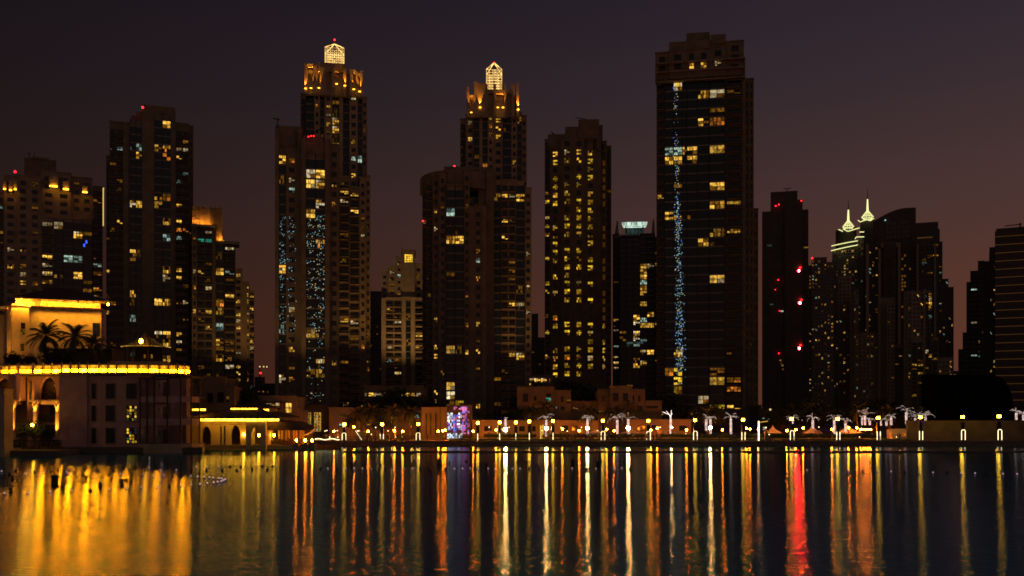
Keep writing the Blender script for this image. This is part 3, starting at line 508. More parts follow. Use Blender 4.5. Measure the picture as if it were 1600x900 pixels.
t13 = tower('residential_tower', 'tallest tower right of centre with a line of glowing dots imitating reflections down its glass', 'apartment tower', 360, 14.5, 'brown', [
    (1023, 1045, 78, 1, 'w', 1, 120), (1045, 1072, 76, 0, 'w', 1, 120), (1072, 1089, 76, 0, 'w', 1, 120), (1089, 1110, 76, 0, 'w', 1, 120), (1110, 1134, 74, 0, 'w', 1, 120), (1134, 1162, 68, 1, 'w', 1, 120),
    (1025, 1038, 122, 2.5, 'b', 1), (1038, 1066, 122, 1.2, 'g', 2), (1066, 1073, 122, 1.2, 'g', 1), (1073, 1090, 122, .8, 'g', 1), (1090, 1108, 122, .8, 'g', 1), (1108, 1133, 122, 1.0, 'g', 1), (1133, 1160, 122, 1.8, 'b', 1), (1160, 1164, 96, 1, 's', 0), (1164, 1177, 128, 7, 'w', 2), (1177, 1184, 330, 9, 'w', 1)],
    [(1098, 104, 'W'), (1121, 101, 'w'), (1121, 116, 'C'), (1058, 118, 'W'), (1080, 116, 'w'), (1098, 148, 'w'), (1120, 146, 'W'), (1146, 146, 'd'), (1098, 191, 'w'), (1120, 191, 'o'), (1082, 234, 'w'), (1120, 230, 'W'), (1045, 236, 'C'), (1059, 236, 'C'), (1045, 249, 'W'), (1059, 249, 'W'), (1082, 247, 'w'), (1120, 288, 'W'), (1120, 316, 'W'), (1146, 316, 'w'), (1031, 306, 'w'), (1045, 334, 'w'), (1059, 334, 'w'), (1082, 332, 'd'), (1120, 360, 'w'), (1146, 357, 'w'), (1098, 374, 'W'), (1120, 374, 'd'), (1120, 432, 'W'), (1059, 548, 'w'), (1045, 578, 'w'), (1059, 578, 'y'), (1059, 593, 'y'), (1059, 606, 'y'), (1120, 593, 'W'), (1146, 591, 'w'), (1120, 579, 'd'), (1146, 604, 'o'), (1098, 618, 'w'), (1120, 635, 'y'), (1146, 635, 'w')], seed=25, dim=.02, prob=.004, depth=26, parapet=.8, winw=.42, winh=.62)
mb = MB(); Y = 361
mb.box(X(1045, Y), X(1134, Y), Y, Y + 22, Z(78, Y), Z(62, Y), M['brown']); mb.box(X(1110, Y), X(1134.2, Y), Y - .4, Y + 22, Z(70, Y), Z(55.5, Y), M['brown']); mb.box(X(1072, Y), X(1109, Y), Y + 2, Y + 18, Z(64, Y), Z(47, Y), M['brown']); mb.box(X(1074, Y), X(1106, Y), Y + 3, Y + 16, Z(48, Y), Z(45, Y), M['brown']); mb.build('penthouse', t13)
mb = MB()
for py in (94, 108, 123): mb.box(X(1023, 359), X(1164, 359), 358.9, 361.2, Z(py + .7, 359), Z(py - .7, 359), M['sand'])
mb.build('cornice', t13)
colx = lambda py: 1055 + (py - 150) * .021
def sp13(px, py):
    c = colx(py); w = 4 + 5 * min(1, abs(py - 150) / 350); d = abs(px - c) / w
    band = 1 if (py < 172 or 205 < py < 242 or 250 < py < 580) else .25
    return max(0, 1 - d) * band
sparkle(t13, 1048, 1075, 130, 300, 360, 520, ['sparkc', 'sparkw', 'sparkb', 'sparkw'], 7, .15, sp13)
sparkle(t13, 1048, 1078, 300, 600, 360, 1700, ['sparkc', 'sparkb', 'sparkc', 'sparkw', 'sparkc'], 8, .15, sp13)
t14 = tower('office_tower', 'plain dark slab tower carrying strong red beacons down its edge', 'tower', 600, 7, 'dark', [
    (1190.5, 1226, 329, 2, 's', 0), (1226, 1254, 313, 0, 's', 0), (1254, 1263, 329, 3, 's', 0)], seed=27)
mb = MB(); mb.box(X(1204, 603), X(1246, 603), 603, 618, Z(330, 603), Z(299, 603), M['dark']); mb.build('penthouse', t14); mast(t14, 1230, 299, 295, 604, .3, (1224, 295, 1236, 295))
for (a, y_, w_, k) in ((1198, 382, 8, 'cc'), (1200, 383, 6, 'cc'), (1203, 475, 5, 'cb'), (1220, 486, 4, 'ca'), (1218, 563, 3, 'wb'), (1221, 571, 3, 'wb'), (1222, 577, 2.5, 'wc'), (1219, 568, 3, 'wc'), (1256, 388, 7, 'yb')):
    mb = MB(); Yw = 601.8 if a < 1226 else 602.8; mb.box(X(a, Yw), X(a + w_, Yw), Yw, Yw + .3, Z(y_ + 1, Yw), Z(y_ - 1, Yw), M[k]); mb.build('window', t14)
for (a, y_, r, k) in ((1216, 437, 0.45, 'red'), (1211.5, 452, 0.30, 'redsoft'), (1218, 485.5, 0.36, 'red'), (1217, 552, 0.42, 'red'), (1249, 424, .72, 'redbig'), (1250.7, 474, .8, 'redbig'), (1249.7, 544.5, .78, 'redbig'), (1217, 319, .4, 'redsoft'), (1212, 321, .4, 'redsoft'), (1252, 315, .4, 'redsoft')): beacon(t14, a, y_, 598.5 if k == 'redbig' else (600.5 if a < 1226 else 599), r, k)
t15 = tower('apartment_tower', 'small-windowed tower right of the red-lit slab', 'apartment tower', 640, 5.6, 'grey', [(1255, 1268, 415, 2, 'w', 3), (1268, 1292, 403, 0, 'w', 5), (1292, 1303, 411, 2, 'w', 2)], seed=28, prob=.13, dim=.08, cap=90, cool=.12)
beacon(t15, 1269, 403, 640, .6, 'redsoft')
# towers with lit crowns: drum, two light rings, diamond cupola and spire
def cupola(root, px, Y, ytop, yb, yspire, wd):
    mb = MB(); c = (X(px, Y), Y); zb, zt = Z(yb, Y), Z(ytop, Y); h = zt - zb; Rm = X(px + wd / 2, Y) - X(px, Y)
    prof = [(.35, 0), (.75, .18), (1, .38), (.72, .58), (.42, .78), (.14, 1.0)]; n = 12
    for k, (r, u) in enumerate(prof):
        rr = r * Rm; z = zb + h * u
        for i in range(n):
            a, b_ = 2 * math.pi * i / n, 2 * math.pi * (i + 1) / n; p = (c[0] + rr * math.cos(a), c[1] + rr * math.sin(a), z)
            mb.tube(p, (c[0] + rr * math.cos(b_), c[1] + rr * math.sin(b_), z), .17, .17, M['cagew'], 4, False)
            if k + 1 < len(prof): r2 = prof[k + 1][0] * Rm; z2 = zb + h * prof[k + 1][1]; mb.tube(p, (c[0] + r2 * math.cos(b_), c[1] + r2 * math.sin(b_), z2), .12, .12, M['cagew'], 4, False)
    mb.build('lattice_cupola', root)
    m2 = MB(); zs = Z(yspire, Y); m2.tube((c[0], c[1], zt - 1), (c[0], c[1], zt + (zs - zt) * .5), .95, .5, M['cagew'], 8); m2.tube((c[0], c[1], zt + (zs - zt) * .5), (c[0], c[1], zs), .4, .12, M['metal'], 6); m2.build('spire', root)
t16 = tower('spired_tower', 'curved tower ringed by two pale light bands under a glowing cupola and short spire', 'tower', 760, 4.6, 'grey', [(1300, 1306, 389, 4, 'w', 2), (1306, 1330, 389, 1, 'w', 6), (1330, 1340, 389, 0, 'w', 2), (1340, 1349, 372, 2, 'w', 2)],
    [(1317, 392, 'W'), (1321, 392, 'W'), (1331, 389, 'w'), (1305, 392, 'w'), (1325, 407, 'y'), (1325, 412, 'y'), (1325, 418, 'y'), (1311, 403, 'd'), (1337, 427, 'W'), (1319, 423, 'w'), (1319, 430, 'w'), (1327, 441, 'w')], seed=30, prob=.04, dim=.06, cap=90, parapet=.6, winw=.6, winh=.6)
mb = MB(); cx, cy, rr = X(1322, 768), 768, 11.5
mb.tube((cx, cy, Z(389, 766)), (cx, cy, Z(360, 766)), 8.3, 8.3, M['dark'], 20); mb.build('drum', t16)
def ring(root, pts, m='cagew', r=.32):
    mb = MB(); mb.path(pts, r, M[m], 5); return mb.build('light_ring', root)
for (a0, ya, a1, yb) in ((1299, 382, 1340, 376), (1298.5, 389.5, 1340, 382.5)):
    ring(t16, [(X(a0 + (a1 - a0) * i / 10, 756), 756 + 3 * ((i - 5) / 5) ** 2, Z(ya + (yb - ya) * (i / 10) + .6 * (1 - ((i - 5) / 5) ** 2), 756)) for i in range(11)])
ring(t16, [(X(1336, 757), 757, Z(374, 757)), (X(1338, 757), 757, Z(371, 757)), (X(1350, 757), 757, Z(371.3, 757))]); ring(t16, [(X(1343, 757), 757, Z(363.5, 757)), (X(1350, 757), 757, Z(363.8, 757))])
ring(t16, [(X(1310, 758), 758, Z(357.5, 758)), (X(1317, 758), 758, Z(361, 758))]); ring(t16, [(X(1317, 758), 758, Z(357, 758)), (X(1325, 758), 758, Z(361.5, 758)), (X(1343, 758), 758, Z(357, 758))])
cupola(t16, 1325.5, 762, 344, 360, 312, 18)
t16b = tower('spired_tower', 'spired tower with glowing cupola half behind the curved-roof tower', 'tower', 800, 4.6, 'dark', [(1344, 1366, 344, 0, 's', 0)], seed=31)
ring(t16b, [(X(1340.5, 797), 797, Z(343, 797)), (X(1344, 797), 797, Z(346, 797)), (X(1354, 797), 797, Z(343, 797)), (X(1360, 797), 797, Z(345, 797)), (X(1365.5, 797), 797, Z(341.5, 797))])
cupola(t16b, 1355.5, 802, 329, 345, 294, 19)
t17 = tower('curved_roof_tower', 'huge dark tower whose roof sweeps up in a curve beside the two spires', 'tower', 730, 5.3, 'dark', [
    (1350, 1372, 380, -6, 'w', 4), (1372, 1380, 386, -8, 's', 0), (1380, 1400, 378, -10, 's', 0), (1400, 1408, 378, -8, 's', 0), (1408, 1424, 372, -6, 'w', 4), (1424, 1432, 380, -7, 'b', 1), (1432, 1440, 382, -8, 's', 0), (1440, 1466, 381, -6, 'g', 3), (1466, 1472, 381, -4, 'w', 1), (1472, 1481, 439, -4, 'w', 2), (1481, 1489, 452, -2, 'w', 2)],
    [(1375, 384, 'w'), (1361, 418, 'c'), (1361, 424, 'c'), (1403, 420, 'o'), (1403, 433, 'w'), (1402, 452, 'o'), (1373, 428, 'w'), (1412, 421, 'c'), (1423, 422, 'c'), (1437, 414, 'c'), (1469, 427, 'c'), (1477, 444, 'c'), (1361, 472, 'w')], seed=32, prob=.055, dim=.07, cap=95, cool=.3, winw=.55, winh=.6, depth=30)
mb = MB(); Y = 731; pts = [(X(1364, Y), Z(385, Y)), (X(1364, Y), Z(342, Y))]
for i in range(1, 11):
    u = i / 10; pts.append((X(1364 + 52 * u, Y), Z(342 - 17.5 * math.sin(u * math.pi / 2), Y)))
pts += [(X(1431, Y), Z(325, Y)), (X(1431, Y), Z(385, Y))]
mb.prism(pts, Y, Y + 26, M['dark']); mb.box(X(1431, Y), X(1465.5, Y), Y + 1, Y + 26, Z(385, Y), Z(349, Y), M['dark']); mb.box(X(1465.5, Y), X(1468, Y), Y + 1.5, Y + 26, Z(385, Y), Z(360, Y), M['dark'])
rg = random.Random(2)
for i in range(9):
    for j in range(4):
        a = 1386 + i * 4; y_ = 345 + j * 7; mb.box(X(a, Y), X(a + 1.6, Y), Y - .5, Y - .002, Z(y_ + 5, Y), Z(y_, Y), M['grey'])
mb.build('curved_roof', t17)
mb = MB(); Y = 722   # pale portal frames and pylons
for (a, b_, t_, d_) in ((1352, 1357, 378, 640), (1372, 1376, 386, 640), (1376, 1407, 378, 385), (1403, 1407, 385, 640), (1380, 1393, 402, 640), (1432, 1435, 382, 640), (1459, 1462, 382, 640)): mb.box(X(a, Y), X(b_, Y), Y - 2, Y + 3, Z(d_, Y), Z(t_, Y), M['sand'])
mb.box(X(1433, Y), X(1457, Y), Y, Y + 2, Z(373, Y), Z(371.5, Y), M['bandline']); mb.build('portal_frame', t17)
mb = MB(); mb.ball((X(1383, 729), 729, Z(341.5, 729)), .6, M['sparkc'], 8, 5); mb.build('roof_lamp', t17)
t17b = tower('apartment_tower', 'beige slab tower with paired pylons standing before the curved-roof tower', 'apartment tower', 640, 6.2, 'sand', [
    (1310, 1328, 430, 30, 'w', 3), (1328, 1334, 456, 4, 's', 0), (1334, 1341, 452, 2, 'w', 2), (1341, 1372, 520, 6, 'w', 5), (1372, 1376, 470, 3, 's', 0), (1376, 1398, 466, 6, 's', 0), (1385, 1398, 474, 1, 'w', 2), (1398, 1410, 540, 3, 'b', 2), (1410, 1416, 530, 2, 's', 0)],
    [], seed=33, prob=.05, dim=.08, cap=90, cool=.2)
t17c = tower('apartment_tower', 'lower right-hand slab with balconies and scattered yellow rooms under the curved roof', 'apartment tower', 620, 6.8, 'sand2', [
    (1412, 1418, 454, 4, 's', 0), (1418, 1424, 454, 2, 'w', 1), (1424, 1443, 530, 0, 'b', 2), (1424, 1426, 452, 1, 's', 0, 531), (1426, 1443, 455, 3, 'w', 3, 531), (1443, 1446, 452, 1, 's', 0), (1446, 1456, 455, 3, 'g', 2), (1456, 1466, 528, 0, 'b', 1), (1466, 1488, 560, 4, 'w', 4)],
    [(1450, 547, 'W'), (1434, 545, 'w'), (1452, 465, 'w'), (1456, 478, 'W'), (1460, 492, 'c'), (1422, 510, 'w'), (1427, 513, 'w')], seed=34, prob=.16, dim=.08, cap=95, cool=.15)
t18 = tower('office_tower', 'tower at the right edge wrapped in thin glowing horizontal lines', 'office tower', 480, 12.5, 'dark', [(1554, 1640, 358, 0, 's', 0)], seed=35)
mb = MB(); Y = 479.6
for k in range(21):
    py = 367 + k * 12.9; mb.box(X(1554.5, Y), X(1640, Y), Y - .1, Y + .2, Z(py + .55, Y), Z(py - .35, Y), M['bandline'])
mb.build('facade_light_line', t18, kind='stuff')
mb = MB(); mb.box(X(1556, Y), X(1640, Y), Y + .5, Y + 20, Z(359, Y), Z(354, Y), M['dark']); mb.tube((X(1570, Y), Y, Z(351, Y)), (X(1597, Y), Y, Z(350, Y)), .25, .25, M['metal'], 5); mb.tube((X(1594, Y), Y, Z(356, Y)), (X(1594, Y), Y, Z(348, Y)), .4, .4, M['metal'], 5); mb.build('roof_gantry', t18)
t18b = tower('apartment_tower', 'stepped dark tower group left of the line-lit tower', 'apartment tower', 520, 7.4, 'dark', [
    (1497, 1504, 545, 4, 's', 0), (1504, 1516, 520, 2, 'b', 1), (1510, 1516, 440, 3.5, 's', 0, 521), (1516, 1528, 424, 2.5, 'b', 1), (1528, 1538, 409, 2, 'w', 2), (1538, 1546, 409, 2.5, 's', 0), (1546, 1556, 389, 3, 'w', 2)],
    [(1518, 454, 'c'), (1552, 458, 'w'), (1552, 479, 'w'), (1552, 494, 'c'), (1520, 504, 'w'), (1532, 557, 'c'), (1552, 563, 'w'), (1525, 557, 'c'), (1550, 579, 'w')], seed=36, prob=.05, dim=.05, cool=.3)
beacon(t18, 1561, 457, 479, .4, 'redsoft')
t19 = tower('office_block', 'dark stepped block between the middle gilded tower and the yellow-dotted one', 'building', 620, 6, 'dark', [(830, 841, 491, 0, 'w', 2), (841, 851, 528, 2, 'w', 2)], seed=37, prob=.0, dim=.02)
t20 = tower('low_block', 'low far block with construction crane lights in the gap left of the sparkling tower', 'building', 560, 6, 'dark', [(398, 414, 590, 0, 'w', 4), (414, 430, 600, 3, 'w', 4)], seed=38, prob=.03, dim=.1)
beacon(t20, 407, 583, 555, .55, 'redsoft'); 
mb = MB(); mb.tube((X(403, 556), 556, Z(574, 556)), (X(420, 556), 556, Z(572, 556)), .3, .3, M['metal'], 5); mb.tube((X(406, 556), 556, Z(592, 556)), (X(406, 556), 556, Z(570, 556)), .4, .4, M['metal'], 5)
for a in (406, 412, 417): mb.ball((X(a, 555), 555, Z(573, 555)), .45, M['sparkw'], 6, 4)
mb.build('crane', t20)
square()
# ---------------------------------------------------------------- shapes used by the low buildings
def arch_z(u, zs, za):      # pointed arch, u in -1..1
    return zs + (za - zs) * (1 - abs(u) ** 1.7) ** .62
def arch_wall(mb, x0, x1, z0, z1, Y, th, arches, m):
    """wall with pointed openings: arches = [(centre x, width, sill z, spring z, apex z)]"""
    xs = x0
    for (cx, w, zb, zs, za) in sorted(arches):
        a, b = cx - w / 2, cx + w / 2
        if a > xs: mb.box(xs, a, Y, Y + th, z0, z1, m)
        if zb > z0: mb.box(a, b, Y, Y + th, z0, zb, m)
        n = 14; pts = [(a + w * i / n, arch_z(-1 + 2 * i / n, zs, za)) for i in range(n + 1)]
        for p, q in zip(pts, pts[1:]):
            mb.add([(p[0], Y, p[1]), (q[0], Y, q[1]), (q[0], Y, z1), (p[0], Y, z1), (p[0], Y + th, p[1]), (q[0], Y + th, q[1]), (q[0], Y + th, z1), (p[0], Y + th, z1)],
                   [(0, 1, 2, 3), (5, 4, 7, 6), (4, 5, 1, 0), (3, 2, 6, 7)], m)
        xs = b
    if x1 > xs: mb.box(xs, x1, Y, Y + th, z0, z1, m)
def hip(mb, x0, x1, y0, y1, ze, zr, inset, m, th=.25, concave=False):
    xm0, xm1 = x0 + inset, x1 - inset; ym = (y0 + y1) / 2
    mb.add([(x0, y0, ze), (x1, y0, ze), (x1, y1, ze), (x0, y1, ze), (x0, y0, ze + th), (x1, y0, ze + th), (x1, y1, ze + th), (x0, y1, ze + th), (xm0, ym, zr), (xm1, ym, zr)],
           [(3, 2, 1, 0), (0, 1, 5, 4), (1, 2, 6, 5), (2, 3, 7, 6), (3, 0, 4, 7), (4, 5, 9, 8), (5, 6, 9), (6, 7, 8, 9), (7, 4, 8)], m)
def win(parent, px0, px1, py0, py1, Y, key, seed=0, nm='window', lbl=None):
    return inst(nm, UW[key][seed % len(UW[key])], parent, (X((px0 + px1) / 2, Y), Y - .004, Z((py0 + py1) / 2, Y)), (X(px1, Y) - X(px0, Y), 1, (py1 - py0) * Y / F), label=lbl)
def surround(mb, px0, px1, py0, py1, Y, m, t=.14):
    x0, x1, z0, z1 = X(px0, Y), X(px1, Y), Z(py1, Y), Z(py0, Y)
    mb.box(x0 - t, x0, Y - .16, Y + .01, z0 - t, z1 + t, m); mb.box(x1, x1 + t, Y - .16, Y + .01, z0 - t, z1 + t, m)
    mb.box(x0, x1, Y - .155, Y + .012, z1, z1 + t, m); mb.box(x0, x1, Y - .20, Y + .012, z0 - t, z0, m)

# ---------------------------------------------------------------- lakeside hotel on the left
H0 = 183.5
hotel = thing('lakeside_hotel', 'pink-walled hotel rising from the lake under a brightly glowing yellow balustrade', 'hotel', (X(200, H0), H0, GZ))
wl = MB()
zt, zb = Z(584, H0), -.8
wl.box(X(95, H0), X(138, H0), H0 - .6, H0 + 26, zb, zt, M['pink'])                 # plain corner pier
wl.box(X(138, H0), X(218, H0), H0, H0 + 26, zb, zt - .02, M['pink'])
wl.box(X(137, H0), X(218.5, H0), H0 - .12, H0 + .02, Z(627.5, H0), Z(625.5, H0), M['pink'])
wl.box(X(158, H0), X(217, H0), H0 - .10, H0 + .02, Z(592, H0), Z(591, H0), M['pink'])
wl.box(X(157, H0), X(158.2, H0), H0 - .10, H0 + .02, Z(664, H0), Z(588, H0), M['pink'])
wl.box(X(94, H0), X(219, H0), H0 - .75, H0 - .1, -.8, Z(698, H0), M['stone'])
wl.slab([(X(217, H0), H0 + 4), (X(291, H0 + 4), H0 + 4), (X(299, H0 + 6), H0 + 6), (X(300, H0 + 26), H0 + 26), (X(217, H0), H0 + 26)], zb, zt - .04, M['pink'])           # behind the glazed bay
wl.build('wall', hotel)
tr = MB(); k = 0
for (a, b) in ((143.5, 150.5), (166, 180), (198, 214)):
    for (y0, y1) in ((599.5, 623), (634, 658), (669, 692.5)):
        surround(tr, a, b, y0, y1, H0, M['sand']); lit = a > 190 and y0 > 630
        if lit: inst('window', unit_window(4, 5, picker(M['yb'], M['ya'], M['cc'], M['glass'], (4, 3, 2, 4)), 3 + k), hotel, (X((a + b) / 2, H0), H0 - .004, Z((y0 + y1) / 2, H0)), (X(b, H0) - X(a, H0), 1, (y1 - y0) * H0 / F), label='lit window with dark glazing bars')
        else: win(hotel, a, b, y0, y1, H0, 'x', k)
        k += 1
tr.build('window_surround', hotel, kind='stuff')
# arched loggia wing at the left
HL = 187.0
ar = MB(); z1 = Z(584, HL)
A1 = (X(75, HL), X(88, HL) - X(62, HL), Z(625, HL), Z(606, HL), Z(589, HL)); A0 = (X(5, HL), X(18, HL) - X(-12, HL), Z(625, HL), Z(607, HL), Z(591, HL))
arch_wall(ar, X(-60, HL), X(30, HL), Z(630, HL), z1, HL, 1.0, [A0, (X(-35, HL), 2.6, Z(625, HL), Z(606, HL), Z(589, HL))], M['pink'])
arch_wall(ar, X(53, HL), X(96, HL), Z(630, HL), z1 - .02, HL, 1.0, [A1], M['pink'])
ar.box(X(28, HL), X(36, HL), HL - .8, HL + 1, Z(626, HL), z1 - .3, M['pink'])
ar.box(X(36, HL), X(53, HL), HL + 1.6, HL + 2.2, Z(700, HL), z1 - .1, M['pink'])
ar.box(X(-60, HL), X(96, HL), HL + 3.6, HL + 4.2, -.8, z1 - .05, M['brown'])
ar.box(X(-60, HL), X(96, HL), HL + .2, HL + 3.7, Z(664, HL), Z(661, HL), M['pink'])
for (a, b) in ((-60, 30), (53, 96)): ar.box(X(a, HL), X(b, HL), HL - .1, HL + 1.1, Z(632, HL), Z(627, HL), M['sand2'])
ar.build('arcade', hotel)
def column(px, Y, py0, py1):
    mb = MB(); x = X(px, Y); z0, z1 = Z(py1, Y), Z(py0, Y)
    mb.box(x - .62, x + .62, Y - .62, Y + .62, z0, z0 + .45, M['cream']); mb.tube((x, Y, z0 + .45), (x, Y, z1 - 1.5), .44, .40, M['cream'], 14, False)
    mb.tube((x, Y, z1 - 1.5), (x, Y, z1 - .35), .42, .72, M['cream'], 14, False); mb.box(x - .85, x + .85, Y - .8, Y + .8, z1 - .35, z1, M['cream'])
    for i in (-1, 1): mb.ball((x + i * .33, Y - .62, z1 - .72), .16, M['brown'], 8, 5)
    mb.ball((x, Y - .62, z1 - 1.15), .17, M['brown'], 8, 5)
    c = mb.build('column', hotel)
    lamp('SPOT', (x, Y - 1.5, z0 + .5), 3200, GOLD, .12, rot=(168, 0, 0), spot=62, parent=hotel, name='column_light')
    lamp('SPOT', (x, Y - 1.2, z1 - 2.6), 700, GOLD, .12, rot=(160, 0, 0), spot=90, parent=hotel, name='column_light')
for px in (21, 55.5, 90): column(px, HL - .9, 625, 687)
for (a, b, y0, y1) in ((62, 88, 614, 623), (60, 87, 648, 658), (-10, 17, 614, 623), (-10, 17, 648, 658)):
    rl = MB(); Y = HL + .6; rl.box(X(a, Y), X(b, Y), Y, Y + .06, Z(y0 + .5, Y), Z(y0, Y), M['metal'])
    n = 22
    for i in range(n + 1):
        x = X(a, Y) + (X(b, Y) - X(a, Y)) * i / n; rl.box(x - .035, x + .035, Y + .01, Y + .05, Z(y1, Y), Z(y0, Y), M['metal'])
    rl.build('balcony_railing', hotel)
win(hotel, 84.5, 88, 600, 613, HL + 3.58, 'd', 1); win(hotel, 78, 87, 634, 648, HL + 3.58, 'x', 1); win(hotel, 77, 86, 670, 686, HL + 3.58, 'x'); win(hotel, 6, 14, 668, 686, HL + 3.58, 'd', 2)
win(hotel, 46, 50, 596, 632, HL + 1.58, 'd', 3)
# glowing balustrade, following the rounded roof edge
bp = [(-18, 189), (2, 188.4), (28, 187.6), (30, 186.2), (51, 186.1), (53, 186.0), (96, 185.6), (97, 182.7), (137, 182.7), (155, 183.0), (169, 183.0), (183, 183.1), (199, 183.2), (216, 183.5), (232, 183.9), (249, 184.5), (263, 185.2), (277, 186.2), (288, 187.4), (297, 188.8)]
bz0, bz1 = Z(582.3, 183.2), Z(568.8, 183.2)
segs = []
for (p, q) in zip(bp, bp[1:]):
    a = Vector((X(p[0], p[1]), p[1], 0)); b = Vector((X(q[0], q[1]), q[1], 0)); n = max(1, round((b - a).length / 1.85))
    for i in range(n): segs.append((a.lerp(b, i / n), a.lerp(b, (i + 1) / n)))
cop = MB(); rgp = random.Random(5)
for i, (a, b) in enumerate(segs):
    d = (b - a); 
    if d.length < .05: continue
    d.normalize(); nrm = Vector((d.y, -d.x, 0)); mb = MB(); a2, b2 = a + d * .16, b - d * .16
    def V(p, z, o=0): q = p + nrm * o; return (q.x, q.y, z)
    zz0, zz1 = bz0 + .12, bz1 - .22
    zm = zz0 + (zz1 - zz0) * .42; mb.add([V(a2, zz0), V(b2, zz0), V(b2, zm), V(a2, zm)], [(0, 1, 2, 3)], M[{0: 'panel', 1: 'panelb', 2: 'panelc'}[rgp.choices([0, 1, 2], [4, 2, 3])[0]]]); mb.add([V(a2, zz0, -.05), V(b2, zz0, -.05), V(b2, zz1, -.05), V(a2, zz1, -.05), V(a2, zz0, -.12), V(b2, zz0, -.12), V(b2, zz1, -.12), V(a2, zz1, -.12)], [(0, 1, 2, 3), (5, 4, 7, 6), (3, 2, 6, 7), (4, 5, 1, 0), (0, 3, 7, 4), (1, 5, 6, 2)], M['cream']); mb.add([V(a2, zm), V(b2, zm), V(b2, zz1), V(a2, zz1)], [(0, 1, 2, 3)], M['paneldim'])  # cream backing added to keep the panel glow off the terrace behind
    inst_p = mb.build('lit_panel', hotel)
    s2 = MB(); c = (a2 + b2) / 2     # pierced stone pattern in front of the lit panel
    for u in (.12, .88):
        p = a2.lerp(b2, u); s2.box(p.x - .03, p.x + .03, p.y - .12, p.y - .03, zz0, zz1, M['cream'])
    s2.tube((a2.x, a2.y - .08, (zz0 + zz1) / 2), (b2.x, b2.y - .08, (zz0 + zz1) / 2), .03, .03, M['cream'], 5)
    for u in (.33, .5, .67):
        p = a2.lerp(b2, u); s2.ball((p.x, p.y - .09, (zz0 + zz1) / 2), .11 if u == .5 else .07, M['cream'], 8, 5)
    s2.build('pierced_screen', inst_p)
    po = MB(); po.box(a.x - .15, a.x + .15, a.y - .2, a.y + .15, bz0, bz1 + .12, M['cream']); po.ball((a.x, a.y - .02, bz1 + .26), .15, M['cream'], 8, 5); po.build('baluster_post', hotel)
    cop.box(min(a.x, b.x) + .15, max(a.x, b.x) - .15, min(a.y, b.y) - .16, max(a.y, b.y) + .12, bz1 - .2, bz1 - .02, M['cream'])
    cop.box(min(a.x, b.x), max(a.x, b.x), min(a.y, b.y) - .3, max(a.y, b.y) + .15, bz0 - .25, bz0 + .1, M['cream'])
cop.build('balustrade_rail', hotel)
cr = MB(); Y = HL
for (a, b) in ((53, 96), (-10, 28)): cr.box(X(a, Y), X(b, Y), Y - .5, Y + .3, Z(587, Y), Z(584.2, Y), M['sand2'])
cr.build('cornice', hotel)
rf = MB(); rf.slab([(X(p[0], p[1]), p[1] + .3) for p in bp] + [(X(298, 209), 209), (X(-18, 209), 209)], bz0 - .55, bz0 - .26, M['ground']); rf.build('roof_terrace', hotel)
# glazed bay with three galleries
GB = 183.0; bay = [(218, GB), (240, 181.6), (262, 181.6), (283, 182.4), (300, 184), (312, 187)]
def band(y0, y1, out_, m, nm, pts=bay, th=.35):
    mb = MB()
    for (p, q) in zip(pts, pts[1:]):
        a = (X(p[0], p[1]), p[1] - out_); b = (X(q[0], q[1]), q[1] - out_); zz0, zz1 = Z(y1, GB), Z(y0, GB)
        mb.add([(a[0], a[1], zz0), (b[0], b[1], zz0), (b[0], b[1], zz1), (a[0], a[1], zz1), (a[0], a[1] + th, zz0), (b[0], b[1] + th, zz0), (b[0], b[1] + th, zz1), (a[0], a[1] + th, zz1)],
               [(0, 1, 2, 3), (5, 4, 7, 6), (3, 2, 6, 7), (4, 5, 1, 0), (0, 3, 7, 4), (1, 5, 6, 2)], m)
    return mb.build(nm, hotel)
band(693, 716, .1, M['sand2'], 'bay_base', th=3); band(619.6, 628.5, 0, M['pink'], 'bay_band'); band(654, 664, 0, M['pink'], 'bay_band')
band(587, 590.5, .9, M['wood'], 'bay_roof', th=4)
for y in (620.2, 655, 693): band(y, y + 1.2, -.3, M['brown'], 'bay_floor', th=3.2)
ml_ = MB()
for (px, Y) in ((219, GB), (230, 182.2), (241, 181.6), (261.5, 181.6), (282.5, 182.4), (299, 184), (311.5, 187)):
    ml_.box(X(px, Y) - .11, X(px, Y) + .11, Y - .16, Y + .2, Z(693, Y), Z(588, Y), M['wood'])
ml_.build('bay_post', hotel)
for (y0, y1) in ((591, 619), (629, 654), (665, 692.5)):
    mb = MB()
    for (p, q) in zip(bay, bay[1:]):
        a = (X(p[0], p[1]), p[1] + .16); b = (X(q[0], q[1]), q[1] + .16); mb.quad((a[0], a[1], Z(y1, GB)), (b[0], b[1], Z(y1, GB)), (b[0], b[1], Z(y0, GB)), (a[0], a[1], Z(y0, GB)), M['glass'])
    pane = None
    gm = bpy.data.materials.get('bay glass')
    if not gm:
        gm = mat('bay glass', (.02, .018, .02), .06); gm.node_tree.nodes['Principled BSDF'].inputs['Alpha'].default_value = .38
    mb.mats[0] = gm; mb.build('bay_window', hotel)
    dr = MB(); Y = GB + 3.95; h = y1 - y0
    dr.box(X(243, Y), X(262, Y), Y - .15, Y, Z(y1, Y), Z(y0 + 3, Y), M['pink']); dr.box(X(247, Y), X(253, Y), Y - .25, Y - .16, Z(y1 - 6, Y), Z(y0 + 6, Y), M['sand2']); dr.box(X(249, Y), X(251, Y), Y - .3, Y - .26, Z(y1 - 12, Y), Z(y0 + 9, Y), M['dark'])
    dr.box(X(255, Y), X(262, Y), Y - .25, Y - .16, Z(y1, Y), Z(y0 + 6, Y), M['wood'])
    dr.build('gallery_door', hotel)
